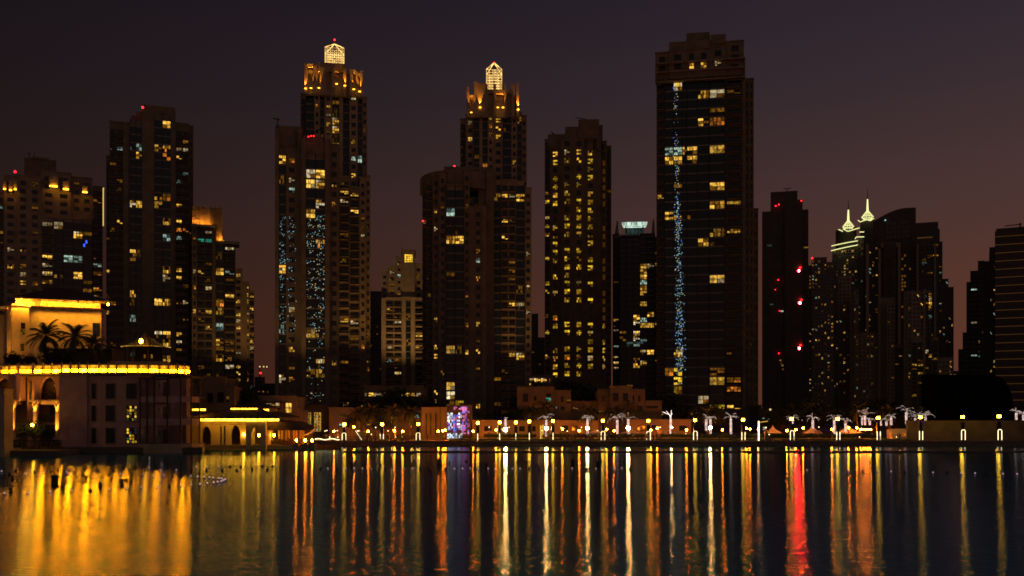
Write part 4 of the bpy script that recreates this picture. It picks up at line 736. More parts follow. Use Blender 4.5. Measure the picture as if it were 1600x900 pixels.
lamp('POINT', (X(233, 185), 185, Z(675, 185)), 5, (1, .8, .6), .1, parent=hotel); lamp('POINT', (X(250, 185), 185, Z(600, 185)), 9, (1, .6, .5), .2, parent=hotel); lamp('POINT', (X(250, 185), 185, Z(640, 185)), 9, (1, .6, .5), .2, parent=hotel)
# terrace in front of the loggia and the corner pillar
ter = MB(); ter.box(X(-60, 172), X(33, 172), 168.5, 172, -1, Z(700, 170), M['sand']); ter.box(X(33, 175), X(97, 175), 172.2, 182, -1, Z(704, 175), M['sand'])
ter.build('terrace_wall', label='low pale terrace wall at the water beneath the loggia', cat='wall')
pl = MB(); Y = 166; pl.box(X(-20, Y), X(6.5, Y), Y, Y + 3, -.8, Z(610, Y), M['sand2']); pl.box(X(-22, Y), X(8.5, Y), Y - .25, Y + 3.2, Z(610.5, Y), Z(607, Y), M['sand2']); pl.build('corner_pillar', label='pale capped pillar cut by the left picture edge', cat='pillar')
rl = MB(); Y = 174.6
rl.box(X(2, Y), X(97, Y), Y, Y + .08, Z(688.5, Y), Z(687.5, Y), M['metal']); rl.box(X(2, Y), X(97, Y), Y, Y + .08, Z(702, Y), Z(701.3, Y), M['metal'])
for i in range(60): x = X(2, Y) + (X(97, Y) - X(2, Y)) * i / 59; rl.box(x - .04, x + .04, Y + .02, Y + .06, Z(703, Y), Z(688.5, Y), M['metal'])
rl.build('railing', label='dark metal railing along the loggia terrace', cat='railing')

# ---------------------------------------------------------------- upper house with glowing eaves
UH = 222.0
turned(105, UH)
uh = thing('tiled_house', 'upper house with a dark tiled roof and brilliantly lit golden eaves', 'house', (X(105, UH), UH, GZ))
mb = MB(); mb.box(X(50, UH), X(159, UH), UH, UH + 14, GZ, Z(481.5, UH), M['cream']); Yl = UH + 2.0
mb.box(X(20, Yl), X(50.3, Yl), Yl, UH + 13, GZ, Z(478, Yl), M['cream']); mb.box(X(-40, UH + 5), X(20.3, UH + 5), UH + 5, UH + 13, GZ, Z(492, UH), M['cream'])
mb.box(X(14, UH + 4), X(20.3, UH + 4), UH + 1, UH + 5.1, GZ, Z(481, UH), M['cream'])
mb.box(X(46.5, UH), X(50, UH), UH - .2, UH + 2.1, GZ, Z(483, UH), M['cream']); mb.build('wall', uh)
mb = MB(); mb.box(X(49, UH), X(161.5, UH), UH - .55, UH - .002, Z(482.5, UH), Z(480.2, UH), M['sand2']); mb.box(X(20, Yl), X(46, Yl), Yl - .3, Yl - .002, Z(481, Yl), Z(479, Yl), M['sand2']); mb.box(X(-5, UH), X(14, UH), UH - .5, UH + 5, Z(487, UH), Z(482.5, UH), M['cream']); mb.build('ledge', uh)
mb = MB(); mb.box(X(55, UH), X(158, UH), UH + 1.3, UH + 13, Z(481, UH), Z(467, UH), M['cream']); mb.box(X(26, UH + 3), X(55, UH + 3), UH + 3, UH + 13, Z(478, UH), Z(467, UH), M['cream']); mb.build('frieze', uh)
mb = MB(); hip(mb, X(25, UH), X(171, UH), UH - 3.2, UH + 16, Z(468.5, UH - 3), Z(446, UH), 8.5, M['roof'], .35); mb.build('roof', uh)
for px in (65, 76.7, 88, 100, 111, 123, 135, 147):
    mb = MB(); x = X(px, UH); zz = Z(468.6, UH - 3); mb.prism([(x - .14, zz - 1.1), (x + .14, zz - 1.1), (x + .14, zz - .02), (x - .14, zz - .02)], UH + .1, UH + 1.3, M['brown']); mb.box(x - .14, x + .14, UH - 2.4, UH + 1.2, zz - .34, zz - .04, M['brown']); mb.build('eave_bracket', uh)
for px in (66.7, 81.7, 97.3, 112.3, 127.3, 142.4):
    mb = MB(); x = X(px, UH); mb.box(x - .33, x + .33, UH - .10, UH - .003, Z(486, UH), Z(485, UH), M['dark']); mb.build('wall_vent', uh)
for (a, b, y0, y1, k) in ((34, 40.5, 507, 516, 0), (34, 40.5, 517, 525, 1), (33, 39, 539, 550, 1)):
    win(uh, a, b, y0, y1, Yl, 'y' if k else 'x', 5)
win(uh, -8, 1, 515, 530, UH + 5, 'd', 1); win(uh, 145, 157, 503, 524, UH, 'x', 0)
for (a, b) in ((62, 156),):
    lamp('AREA', (X((a + b) / 2, UH), UH - .28, Z(479.8, UH)), 3000, (1, .42, .02), X(b, UH) - X(a, UH), rot=(180 - 12, 0, 0), sy=.25, parent=uh, name='eave_light')
    lamp('AREA', (X((a + b) / 2, UH), UH - 1.2, Z(469.6, UH)), 7500, (1, .40, .02), X(b, UH) - X(a, UH), rot=(38, 0, 0), sy=.3, parent=uh, name='eave_light')
for qx in (62, 78, 94, 110, 126, 142, 156): lamp('SPOT', (X(qx, UH), UH - 2.2, Z(484, UH)), 650, (1, .42, .02), .2, rot=(28, 0, 0), spot=110, parent=uh, name='eave_light')
for px in (28, 36, 46): lamp('POINT', (X(px, Yl), Yl - .9, Z(475, Yl)), 900, (1, .40, .02), .1, parent=uh, name='eave_light')
lamp('POINT', (X(17, UH), UH - 2, Z(546, UH)), 260, GOLD, .2, parent=uh); lamp('POINT', (X(5, UH), UH - 2, Z(489, UH)), 30, GOLD, .2, parent=uh)
mb = MB(); mb.ball((X(170, UH - 3.4), UH - 3.4, Z(472.5, UH - 3.4)), .28, M['lantern'], 8, 5); mb.build('eave_lamp', uh)
mb = MB(); mb.path([(X(26, UH - 3.3), UH - 3.3, Z(475.8, UH - 3.3)), (X(36, UH - 3.3), UH - 3.3, Z(469.5, UH - 3.3))], .09, M['cove'], 6); mb.build('eave_strip', uh)
square()
# pergola / gazebo on the roof terrace
GY = 199.0
gz = thing('pagoda_gazebo', 'dark rooftop gazebo with upswept pagoda roof edged in tiny lights', 'gazebo', (X(217, GY), GY, bz0))
mb = MB(); cx, cy = X(216.5, GY), GY + 4; rr = X(255, GY) - cx; ze, za = Z(541, GY), Z(517, GY); n = 8; prof = [(1.0, 0), (.72, .13), (.46, .32), (.26, .6), (.08, .9), (.0, 1.0)]; rings = []
for (r, u) in prof:
    rings.append([(cx + rr * r * math.cos(math.pi / 8 + 2 * math.pi * i / n), cy + rr * r * .8 * math.sin(math.pi / 8 + 2 * math.pi * i / n), ze + (za - ze) * u) for i in range(n)])
for A, B in zip(rings, rings[1:]): mb.add(A + B, [(i, (i + 1) % n, (i + 1) % n + n, i + n) for i in range(n)], M['roof'])
mb.add(rings[0], [tuple(range(n - 1, -1, -1))], M['roof']); mb.tube((cx, cy, za - .2), (cx, cy, za + .7), .12, .04, M['metal'], 6); mb.build('roof', gz)
mb = MB()
for i in range(n):
    A, B = rings[0][i], rings[0][(i + 1) % n]
    for k in range(9): u = (k + .5) / 9; mb.ball((A[0] + (B[0] - A[0]) * u, A[1] + (B[1] - A[1]) * u, A[2] + .12), .07, M['wa'], 5, 4)
    for ra, rb in zip(rings[:4], rings[1:4]):
        for k in range(4): u = k / 4; mb.ball((ra[i][0] + (rb[i][0] - ra[i][0]) * u, ra[i][1] + (rb[i][1] - ra[i][1]) * u, ra[i][2] + (rb[i][2] - ra[i][2]) * u + .1), .05, M['wb'], 5, 4)
mb.build('light_string', gz)
mb = MB(); mb.ball((X(218, cy - rr), cy - rr * .8 - .2, Z(533, GY)), .38, M['lantern'], 8, 6, 1.3); mb.build('hanging_lamp', gz)
for i in range(n):
    a = math.pi / 8 + 2 * math.pi * i / n; p = (cx + rr * .82 * math.cos(a), cy + rr * .65 * math.sin(a)); mb = MB(); mb.tube((p[0], p[1], bz0 - .3), (p[0], p[1], ze + .02), .17, .14, M['wood'], 8); mb.build('post', gz)
mb = MB(); mb.box(cx - rr * .55, cx + rr * .55, cy + 2, cy + 2.3, bz0 - .3, ze - .1, M['dark']); mb.build('back_screen', gz); mb = MB(); mb.box(X(171, 190), X(262, 190), 190, 190.5, bz0 - .2, Z(564.5, 190), M['sand2']); mb.build('low_wall', gz)
for (a, y_, k) in ((203, 553, 'cc'), (208, 552, 'cc'), (236, 556, 'wb'), (225, 556, 'wc')):
    mb = MB(); mb.box(X(a, cy + 1.9), X(a + 2.2, cy + 1.9), cy + 1.8, cy + 1.95, Z(y_ + 3, cy), Z(y_ - 3, cy), M[k]); mb.build('screen_light', gz)
# terrace back buildings between house and gazebo
mb = MB(); Y = 214; mb.box(X(82, Y), X(175, Y), Y, Y + 6, GZ, Z(547, Y), M['dark']); mb.box(X(80, Y), X(178, Y), Y - 1.5, Y + 6, Z(547.5, Y), Z(545, Y), M['wood'])
mb.build('pavilion_block', label='low dark flat-roofed block on the terrace behind the palms', cat='building')

# ---------------------------------------------------------------- arcaded lakeside pavilion
PV = 198.5
pv = thing('arcaded_pavilion', 'arcaded lakeside pavilion with two tiers of glowing yellow eaves', 'pavilion', (X(380, PV), PV, GZ))
mb = MB(); z0 = -.6
def pa(px0, px1, pyb, pys, pya, Y=PV): return (X((px0 + px1) / 2, Y), X(px1, Y) - X(px0, Y), Z(pyb, Y), Z(pys, Y), Z(pya, Y))
arch_wall(mb, X(300, PV), X(384, PV), z0, Z(657, PV), PV, .8, [pa(315, 329.5, 695, 678, 666), pa(343.6, 346.4, 695, 668, 665), pa(349.4, 352.4, 695, 668, 665), pa(360.5, 375.5, 695, 677, 664.5)], M['sand2'])
Y2 = PV - 2.5
arch_wall(mb, X(384, Y2), X(415, Y2), z0, Z(657.5, Y2), Y2, .8, [pa(392, 407, 696.5, 677, 664.5, Y2)], M['sand2'])
mb.box(X(384, Y2), X(385.5, Y2), Y2 + .8, PV + 4, z0, Z(657.6, Y2), M['sand2']); mb.box(X(413.5, Y2), X(415, Y2), Y2 + .8, PV + 4, z0, Z(657.6, Y2), M['sand2'])
mb.box(X(300, PV), X(415, PV), PV + 7, PV + 7.4, z0, Z(657, PV), M['brown'])
mb.box(X(358, PV), X(378, PV), PV - .14, PV + .01, Z(663.5, PV), Z(662.2, PV), M['brown'])
for a in (336, 342, 348): mb.box(X(a, PV), X(a + 4, PV), PV - .1, PV + .01, Z(663.6, PV), Z(662.6, PV), M['brown'])
mb.build('arcade_wall', pv)
mb = MB(); mb.box(X(300, PV), X(416, PV), Y2 - .4, PV + .1, -.6, Z(701.5, PV), M['stone']); mb.build('plinth', pv)
mb = MB(); Ye = PV - 3.2; hip(mb, X(298, Ye), X(437, Ye), Ye, PV + 16, Z(653.5, Ye), Z(633, Ye + 8), 7.5, M['roof'], .2); mb.build('roof', pv)
mb = MB(); Yu = PV + 4; hip(mb, X(361, Yu), X(424, Yu), Yu - 1.5, PV + 13, Z(637.5, Yu), Z(626, Yu), 4.5, M['roof'], .15); mb.build('upper_roof', pv)
mb = MB(); mb.box(X(364, Yu), X(421, Yu), Yu - .1, PV + 11, Z(645, Yu), Z(638.2, Yu), M['sand2']); mb.build('upper_storey', pv)
mb = MB(); mb.box(X(312, Ye), X(434, Ye), Ye + .5, Ye + .9, Z(657.6, Ye), Z(654.3, Ye), M['cove'])
for k in range(13): a = 316 + k * 9.4; mb.box(X(a, Ye), X(a + 1.1, Ye), Ye + .25, Ye + .49, Z(656.5, Ye), Z(654, Ye), M['wood'])
mb.build('eave_cove', pv)
mb = MB(); mb.box(X(363, Yu), X(403, Yu), Yu - 1.0, Yu - .7, Z(641, Yu), Z(638, Yu), M['cove']); mb.box(X(403, Yu), X(421, Yu), Yu - .9, Yu - .65, Z(642, Yu), Z(639.5, Yu), M['cove'])
for k in range(10): a = 366 + k * 5.6; mb.box(X(a, Yu), X(a + .9, Yu), Yu - 1.2, Yu - 1.01, Z(640, Yu), Z(638, Yu), M['wood'])
mb.build('upper_eave_cove', pv)
mb = MB(); mb.box(X(296, Ye), X(320, Ye), Ye + .2, Ye + .5, Z(641.5, Ye), Z(639, Ye), M['cove']); mb.build('side_eave_cove', pv)
mb = MB(); Yr = PV + 1.0; mb.prism([(X(415, Yr), Z(672, Yr)), (X(482, Yr), Z(672, Yr)), (X(474, Yr), Z(666, Yr)), (X(458, Yr), Z(659.5, Yr)), (X(415, Yr), Z(657, Yr))], Yr - 2.4, Yr + 10, M['roof']); mb.build('porch_roof', pv)
for px in (418, 432, 436.5, 443, 447.5, 455, 459.5, 466, 470): 
    mb = MB(); mb.box(X(px, Yr), X(px + 2.2, Yr), Yr + 1.5, Yr + 2, GZ, Z(672, Yr) - .02, M['sand']); mb.build('porch_post', pv)
mb = MB(); mb.box(X(416, Yr), X(476, Yr), Yr + 8, Yr + 8.4, GZ, Z(672, Yr) - .02, M['brown']); mb.box(X(414, Yr), X(477, Yr), Yr - 2.4, Yr - 2, .2, Z(696.5, Yr), M['sand']); mb.build('porch_wall', pv)
for (a, y_) in ((380.7, 679), (404.5, 680), (428, 680)):
    mb = MB(); Yq = (Y2 + 4 if a > 400 else PV - .5); mb.ball((X(a, Yq), Yq, Z(y_, Yq)), .24, M['lantern'], 10, 6, 1.4); mb.box(X(a, Yq) - .06, X(a, Yq) + .06, Yq, Yq + .4, Z(y_ - 3.6, Yq), Z(y_ - 3, Yq), M['metal']); mb.build('wall_lantern', pv)
lamp('POINT', (X(396, PV), PV + 3, 4.2), 25, GOLD, .1, parent=pv); lamp('POINT', (X(322, PV), PV - .8, Z(659, PV)), 14, GOLD, .1, parent=pv)
for px in (440, 452, 464): lamp('POINT', (X(px, Yr), Yr + 3.6, 3.2), 42, (1, .28, .03), .1, parent=pv)
mb = MB(); rg = random.Random(4)
for i in range(26): mb.box(X(417 + i * 2.1, Yr), X(418 + i * 2.1, Yr), Yr + 1, Yr + 1.6, GZ, GZ + rg.uniform(.7, 1.3), M['wood'])
mb.build('porch_seating', pv, kind='stuff')
# ---------------------------------------------------------------- low buildings behind the promenade
def block(name, label, Y, boxes, wins, m='sand', cat='building', depth=12):
    """boxes (px0,px1,pytop,off[,pybot]); wins (px0,px1,py0,py1,off,key)"""
    x = [b[0] for b in boxes] + [b[1] for b in boxes]; r = thing(name, label, cat, (X((min(x) + max(x)) / 2, Y), Y, GZ)); mb = MB()
    for b in boxes:
        y = Y + b[3]; z0 = Z(b[4], y) if len(b) > 4 else GZ - .2
        mb.box(X(b[0], y), X(b[1], y), y, y + depth, z0, Z(b[2], y), M[m]); mb.box(X(b[0], y) - .12, X(b[1], y) + .12, y - .15, y + .5, Z(b[2], y) - .005, Z(b[2], y) + .28, M[m])
    mb.build('wall', r); s = MB()
    for i, w in enumerate(wins):
        y = Y + w[4]; win(r, w[0], w[1], w[2], w[3], y, w[5], i + int(w[0])); surround(s, w[0], w[1], w[2], w[3], y, M[m], .1)
    if wins: s.build('window_surround', r, kind='stuff')
    return r
b1 = block('townhouse', 'dark three-window townhouse directly behind the arcaded pavilion roof', 232, [(296, 366, 604, 0), (310, 352, 590, 5)], [(324, 333, 614, 629, 0, 'x'), (340, 350, 613, 629, 0, 'x'), (354, 358, 619, 629, 0, 'd')], 'brown')
b2 = block('restaurant_block', 'low block with warmly lit tall windows right of the pavilion roof', 240, [(400, 463, 620, 0), (463, 470, 640, 1)], [(415, 429, 630, 637, 0, 'W'), (430, 437, 629, 640, 0, 'W'), (446.5, 456, 629.5, 645, 0, 'W')], 'sand')
mb = MB(); mb.box(X(396, 238), X(446, 238), 236.5, 240, Z(629.6, 238), Z(627.6, 238), M['wood']); mb.build('canopy', b2)
b3 = block('tower_entrance', 'dark tower entrance block with two tall white-barred lit windows', 250, [(463, 514, 634, 0)], [], 'dark')
for i, (a, b) in enumerate(((476, 485.5), (491.5, 501))): inst('window', unit_window(4, 7, picker(M['wb'], M['wa'], M['ca'], M['wc'], (2, 1, 2, 3)), 20 + i), b3, (X((a + b) / 2, 250), 249.99, Z(659, 250)), (X(b, 250) - X(a, 250), 1, 29 * 250 / F))
mb = MB()
for (a, b) in ((476, 485.5), (491.5, 501)):
    for u in (a, (a + b) / 2, b): mb.box(X(u, 249.8) - .06, X(u, 249.8) + .06, 249.72, 249.85, Z(674, 250), Z(644.5, 250), M['wb'])
    for j in range(8): mb.box(X(a, 249.8), X(b, 249.8), 249.73, 249.84, Z(645 + j * 4.1, 250) - .04, Z(645 + j * 4.1, 250) + .04, M['wb'])
mb.build('lit_glazing_bar', b3, kind='stuff')
b3b = block('shop_front', 'orange-lit shop front wall between the tower entrance and the palm garden', 246, [(514, 560, 638, 0), (560, 680, 640, 3)], [(530, 541, 648, 651, 0, 'c'), (530, 540, 662, 668, 0, 'C'), (543, 549, 651, 668, 0, 'x'), (573, 578, 657, 665, 3, 'y'), (583, 587, 650, 668, 3, 'd'), (590, 602, 650, 654, 3, 'c'), (610, 614, 652, 664, 3, 'W'), (640, 647, 650, 668, 3, 'y'), (648, 655, 648, 653, 3, 'C')], 'sand')
b4 = block('podium_hall', 'long podium with a strip of bright yellow windows under its roof', 262, [(568, 662, 604, 0)], [(570, 573.5, 614, 619, 0, 'w')] + [(a, a + 8.2, 613.8, 619, 0, 'W') for a in (576, 584.6, 593.2)] + [(623, 631.5, 614, 619, 0, 'W'), (631.6, 640, 614, 619, 0, 'W'), (642, 650, 614, 619, 0, 'W'), (650, 657.5, 614, 619, 0, 'W'), (596, 602, 625, 633, 0, 'y'), (536, 546, 629, 634, 0, 'W')], 'brown')
b5 = block('store_wall', 'tall plain brown wall left of the colourful screen front', 238, [(659, 698, 638, 0)], [(665, 667, 646, 680, 0, 'x'), (672, 674, 646, 680, 0, 'x'), (680, 682, 646, 680, 0, 'x')], 'brown')
b6 = block('screen_front', 'store front blazing with pink, purple and white light panels', 240, [(698, 738, 634.5, 0)], [], 'dark')
rg = random.Random(12)
def ledp(a, b, y0, y1, ms, nx, ny, nm='light_panel'):
    mb = MB(); Y = 239.9
    for i in range(nx):
        for j in range(ny):
            x0, x1 = X(a + (b - a) * i / nx, Y), X(a + (b - a) * (i + 1) / nx, Y); zz0, zz1 = Z(y0 + (y1 - y0) * (j + 1) / ny, Y), Z(y0 + (y1 - y0) * j / ny, Y)
            m = rg.choice(ms)
            mb.box(x0, x1, Y - rg.uniform(.02, .12), Y, zz0, zz1, M[m])
    return mb.build(nm, b6)
ledp(699, 707.5, 645, 672, ['whiteled', 'purpleled', 'dark', 'whiteled'], 4, 10); ledp(699, 707.5, 654, 657, ['wa'], 1, 1); ledp(708, 713, 648, 676, ['purpleled', 'blueled', 'pinkled', 'purpleled'], 2, 9); ledp(714, 721, 645, 672, ['whiteled', 'pinkled', 'whiteled', 'purpleled', 'dark'], 3, 10)
ledp(722, 729.5, 640, 676, ['pinkled', 'pinkled', 'purpleled', 'dark'], 3, 12); ledp(709, 730, 635.5, 640, ['pinkled', 'purpleled', 'dark'], 8, 2); ledp(699, 722, 677, 686, ['whiteled', 'blueled', 'ca', 'dark', 'whiteled'], 9, 4); ledp(723, 733, 672, 678, ['purpleled', 'pinkled', 'dark'], 4, 2); ledp(730, 733.5, 642, 670, ['pinkled', 'dark', 'dark'], 1, 9)
mb = MB()
for a in (702.5, 711, 719): mb.box(X(a, 239.7), X(a + 1.1, 239.7), 239.6, 239.75, Z(673, 239.7), Z(644, 239.7), M['dark'])
mb.box(X(687.6, 237.5), X(689.2, 237.5), 237, 237.5, GZ, Z(639, 237.5), M['wc']); mb.build('mullion', b6)
b7 = block('arcade_shops', 'low orange-lit shop row with small dark windows right of the colourful screens', 240, [(736, 876, 658, 0)], [(756.5, 768, 666, 674, 0, 'x'), (811, 820, 666, 674, 0, 'x'), (831, 837, 666, 674, 0, 'x'), (744, 748, 665, 676, 0, 'x')], 'sand')
b7b = block('arcade_shops', 'low orange-lit shop row beneath the two-storey villas', 241, [(876, 935, 658.5, 0), (984, 1080, 657, 0)], [(877, 888, 665, 674, 0, 'x'), (893, 903, 665, 673, 0, 'x'), (996, 1008, 664, 674, 0, 'x'), (1018, 1025, 664, 671, 0, 'x'), (1061, 1073, 665, 673, 0, 'x')], 'sand')
b8 = block('podium_villa', 'left podium villa with a green-lit upper window', 252, [(808, 866, 606, 0), (866, 892, 611, 1), (892, 935, 628, 3)], [(817, 825, 615, 628, 0, 'x'), (853, 861, 615, 621, 0, 'x'), (853, 861, 621, 628, 0, 't'), (834, 838, 619, 626, 0, 'x'), (876, 880, 620, 628, 1, 'x'), (829, 832, 634, 640, 0, 'y'), (836, 840, 634, 643, 0, 'd'), (885, 892, 624, 630, 1.0, 'd'), (895, 903, 637, 639, 3, 'w'), (868, 870, 634, 642, 1, 'c'), (876, 882, 635, 641, 1, 'x')], 'brown')
b8b = block('podium_villa', 'right podium villa of stepped cream blocks with a taller centre', 250, [(953, 987.5, 604.5, 0), (934, 953, 610, 2), (987.5, 1008, 609.5, 1.5), (1008, 1034, 627.5, 1), (934, 1034, 650, -3)], [(958, 966.5, 614.5, 627, 0, 'x'), (973.5, 981.5, 614.5, 627, 0, 'x'), (941, 944, 618, 627, 2, 'x'), (988.5, 991, 618, 627, 1.5, 'x'), (997, 1000.5, 618.5, 627.5, 1.5, 'x'), (996, 1004, 634, 643, 1.5, 'x'), (1010, 1028, 634, 638, 1, 'x'), (936, 944, 641.5, 643.5, 2, 'w'), (998, 1000, 648, 654, 1.5, 'w'), (1003, 1005.5, 648, 654, 1.5, 'w'), (1020, 1027, 648, 655, 1, 'x'), (960, 968, 638, 644, 0, 'd')], 'brown')
b9 = block('loggia_block', 'block with a bright yellow loggia strip low between the two middle towers', 300, [(824, 864, 588, 0)], [(827, 834, 591, 597, 0, 'W'), (834.5, 845, 591, 597, 0, 'W'), (845.5, 854, 591, 597, 0, 'W'), (827, 829.5, 599, 604, 0, 'w'), (858, 860, 592, 599, 0, 'w')], 'brown')
b10 = block('site_cabin', 'small low block with pale lit strip and flagpole under the red-lit slab tower', 300, [(1188, 1232, 641, 0), (1186, 1190, 634, -.5)], [(1191, 1204, 653, 655.5, 0, 'C'), (1192, 1196, 667, 672, 0, 'C')], 'dark')
mb = MB(); mb.tube((X(1203.6, 298), 298, Z(641, 298)), (X(1203.6, 298), 298, Z(628, 298)), .12, .06, M['grey'], 6); mb.ball((X(1203.6, 298), 298, Z(640, 298)), .35, M['sparkw'], 6, 4); mb.build('flagpole', b10)
mb = MB(); Y = 228; mb.box(X(1185, Y), X(1186.5, Y), Y, Y + .3, GZ, Z(658, Y), M['tube']); mb.path([(X(1186, Y), Y, Z(660, Y)), (X(1200, Y), Y, Z(658, Y))], .09, M['wa'], 5); mb.build('lit_gateway', label='small lit gateway frame with a sloping bar beneath the slab tower', cat='gateway')
# far low houses closing the gaps below the skyline
for i, (a, b, t, Y) in enumerate(((560, 600, 628, 330), (1030, 1062, 640, 300), (1180, 1230, 647, 420), (1232, 1300, 640, 500), (1300, 1420, 638, 520), (1486, 1500, 580, 700), (392, 432, 606, 420), (1076, 1190, 640, 330))):
    block('distant_block', ['low dark block behind the palm garden', 'low dark block left of the tallest tower base', 'low block in the gap beneath the slab tower', 'low block behind the dark tree clump', 'long low block behind the lit palms at right', 'small far block in the sky gap left of the stepped group', 'low block at the foot of the sky gap at left', 'dark base block beneath the tallest tower'][i], Y, [(a, b, t, 0)], [(a + 4 + 7 * k, a + 7 + 7 * k, t + 5, t + 8, 0, 'd' if k % 2 else 'w') for k in range(min(4, int((b - a - 6) / 7)))], 'dark')
# boundary wall and black screen at the right
mb = MB(); mb.box(X(1418, 232), X(1720, 232), 232, 233, GZ - .2, Z(658, 232), M['wallr'])
for k in range(9): x = X(1440 + k * 30, 232); mb.box(x - .03, x + .03, 231.98, 232.01, GZ, Z(658.2, 232), M['stone'])
mb.box(X(1417.5, 232), X(1720, 232), 231.85, 233.15, Z(658, 232), Z(657, 232), M['wallr']); mb.build('boundary_wall', label='long plain rendered wall along the quay at the right', cat='wall')
pts = [(1453, 657), (1453, 585), (1549, 586)]
for i in range(1, 11): u = i / 10 * math.pi / 2; pts.append((1549 + 34 * math.sin(u) ** 1.1, 586 + 50 * (1 - math.cos(u)) ** 1.15))
pts += [(1584, 657)]
mb = MB(); Y = 236; mb.prism([(X(p[0], Y), Z(p[1], Y)) for p in pts][::-1], Y, Y + 5, M['black']); sc_ = mb.build('black_screen', label='huge black draped screen with a rounded upper right corner above the wall', cat='screen', at=(X(1518, Y), Y, GZ))
mb = MB()
for a in (1460, 1500, 1540, 1575): mb.tube((X(a, Y), Y + 5.1, GZ), (X(a, Y), Y + 5.1, Z(652 if a < 1570 else 652, Y)), .12, .12, M['metal'], 6)
mb.build('support_post', sc_)

# ---------------------------------------------------------------- trees, hedges
def tree_meshes(seed, n=2600, flat=1.0):
    rg = random.Random(seed); tr = MB(); tr.tube((0, 0, 0), (.15, 0, 1.6), .22, .16, M['bark'], 8)
    lobes = []
    for i in range(13):
        a = rg.uniform(0, 6.28); r = rg.uniform(.3, 1.75); z = 2.4 + rg.uniform(0, 2.3) * flat * (1 - (r / 2.9)); lobes.append((r * math.cos(a), r * math.sin(a), z, rg.uniform(.55, 1.15)))
        tr.tube((.15, 0, 1.6), (lobes[-1][0] * .8, lobes[-1][1] * .8, z - .2), .11, .03, M['bark'], 5)
    cr = MB()
    for _ in range(n):
        l = rg.choice(lobes); u = Vector((rg.gauss(0, 1), rg.gauss(0, 1), rg.gauss(0, 1))); u.normalize(); p = Vector(l[:3]) + u * l[3] * rg.uniform(.55, 1.1)
        s = rg.uniform(.07, .17); d1 = Vector((rg.gauss(0, 1), rg.gauss(0, 1), rg.gauss(0, 1))).normalized(); d2 = d1.cross(u); 
        if d2.length < .05: continue
        d2.normalize(); cr.add([p - d1 * s, p + d2 * s * .6, p + d1 * s, p - d2 * s * .6], [(0, 1, 2, 3)], M['leaf'])
    return tr.mesh('trunk'), cr.mesh('crown')
TM = [tree_meshes(1), tree_meshes(2, flat=.8), tree_meshes(3, flat=1.2)]
def tree(px, pyt, pyb, Y, label, k=0, wx=1.0, group=None):
    zb = Z(pyb, Y); h = Z(pyt, Y) - zb; s = h / 4.9; r = thing('tree', label, 'tree', (X(px, Y), Y, zb), group)
    inst('trunk', TM[k % 3][0], r, (X(px, Y), Y, zb), (s, s, s), k); inst('crown', TM[k % 3][1], r, (X(px, Y), Y, zb), (s * wx, s * wx, s), k); return r
G1 = 'dark trees behind the promenade'
for i, (px, t, wx, Y, lb) in enumerate((
    (1107, 626, 1.3, 246, 'dark round tree before the base of the tallest tower'), (1247, 618, 1.5, 262, 'largest dark tree clump, under the red-lit slab tower'), (1272, 628, 1.5, 258, 'dark tree right beside the largest clump'), (1300, 632, 1.4, 262, 'dark tree under the small-windowed tower'),
    (1222, 634, 1.1, 260, 'low dark tree at the left foot of the largest clump'), (1365, 627, 1.5, 258, 'wide dark tree above the row of orange festoon globes'), (1395, 629, 1.4, 262, 'dark tree under the pale pylons'), (1440, 632, 1.2, 250, 'dark tree just left of the black screen'), (1418, 640, 1.1, 256, 'smaller dark tree between the pylons and black screen'),
    (600, 640, 1.3, 242, 'dark bushy tree in the palm garden'), (640, 606, 1.5, 258, 'tall dark tree hiding the yellow window strip'), (612, 612, 1.3, 258, 'dark tree in the middle of the yellow window strip'), (810, 632, 1.2, 252, 'dark tree left of the left podium villa'), (780, 640, 1.2, 250, 'dark tree above the orange-lit shop row'),
    (897, 600, 1.4, 268, 'dark tree between the two podium villas'), (925, 598, 1.5, 270, 'wide dark tree left of the right podium villa'), (1015, 600, 1.3, 270, 'dark tree behind the right podium villa'), (375, 608, 1.2, 240, 'dark tree behind the pavilion roof'), (388, 612, 1.0, 238, 'smaller dark tree behind the pavilion roof peak'), (955, 596, 1.1, 274, 'dark tree behind the right villa centre block'), (545, 632, 1.1, 255, 'dark tree right of the tower entrance'), (850, 596, 1.2, 280, 'dark tree under the bright loggia strip'))):
    tree(px, t, 690, Y, lb, i, wx, G1)
# round tree and lamps on the loggia terrace
tree(53, 649, 704, 176, 'round dark tree on the terrace before the lit columns', 1, 1.0)
# small trees standing on the hotel roof terrace
for i, px in enumerate((17, 43, 74, 106)):
    zb = bz0 - .3; Y = 194; tree(px, 547 if i < 2 else 543, HY - (zb - CH) * F / Y, Y, ['leftmost small standard tree on the roof terrace', 'small standard tree before the house\'s lit side window', 'small standard tree under the first big palm', 'small standard tree under the second big palm'][i], i, .8, 'small trees on the roof terrace')
def hedge(a, b, y0, y1, Y, label, d=1.2):
    rg = random.Random(int(a)); x0, x1, z0, z1 = X(a, Y), X(b, Y), Z(y1, Y), Z(y0, Y); mb = MB(); mb.box(x0, x1, Y + .1, Y + d, z0, z1 - .08, M['hedge'])
    for _ in range(int((x1 - x0) * 26)):
        p = Vector((rg.uniform(x0, x1), Y + rg.uniform(-.03, .12), rg.uniform(z0, z1 + .07))); s = rg.uniform(.06, .14); mb.add([p + Vector((-s, rg.uniform(-.05, .05), 0)), p + Vector((0, -.05, -s)), p + Vector((s, rg.uniform(-.05, .05), 0)), p + Vector((0, 0, s))], [(0, 1, 2, 3)], M['leaf'])
    return mb.build('hedge', label=label, cat='hedge', at=(x0, Y, z0), group='clipped hedges along the promenade')
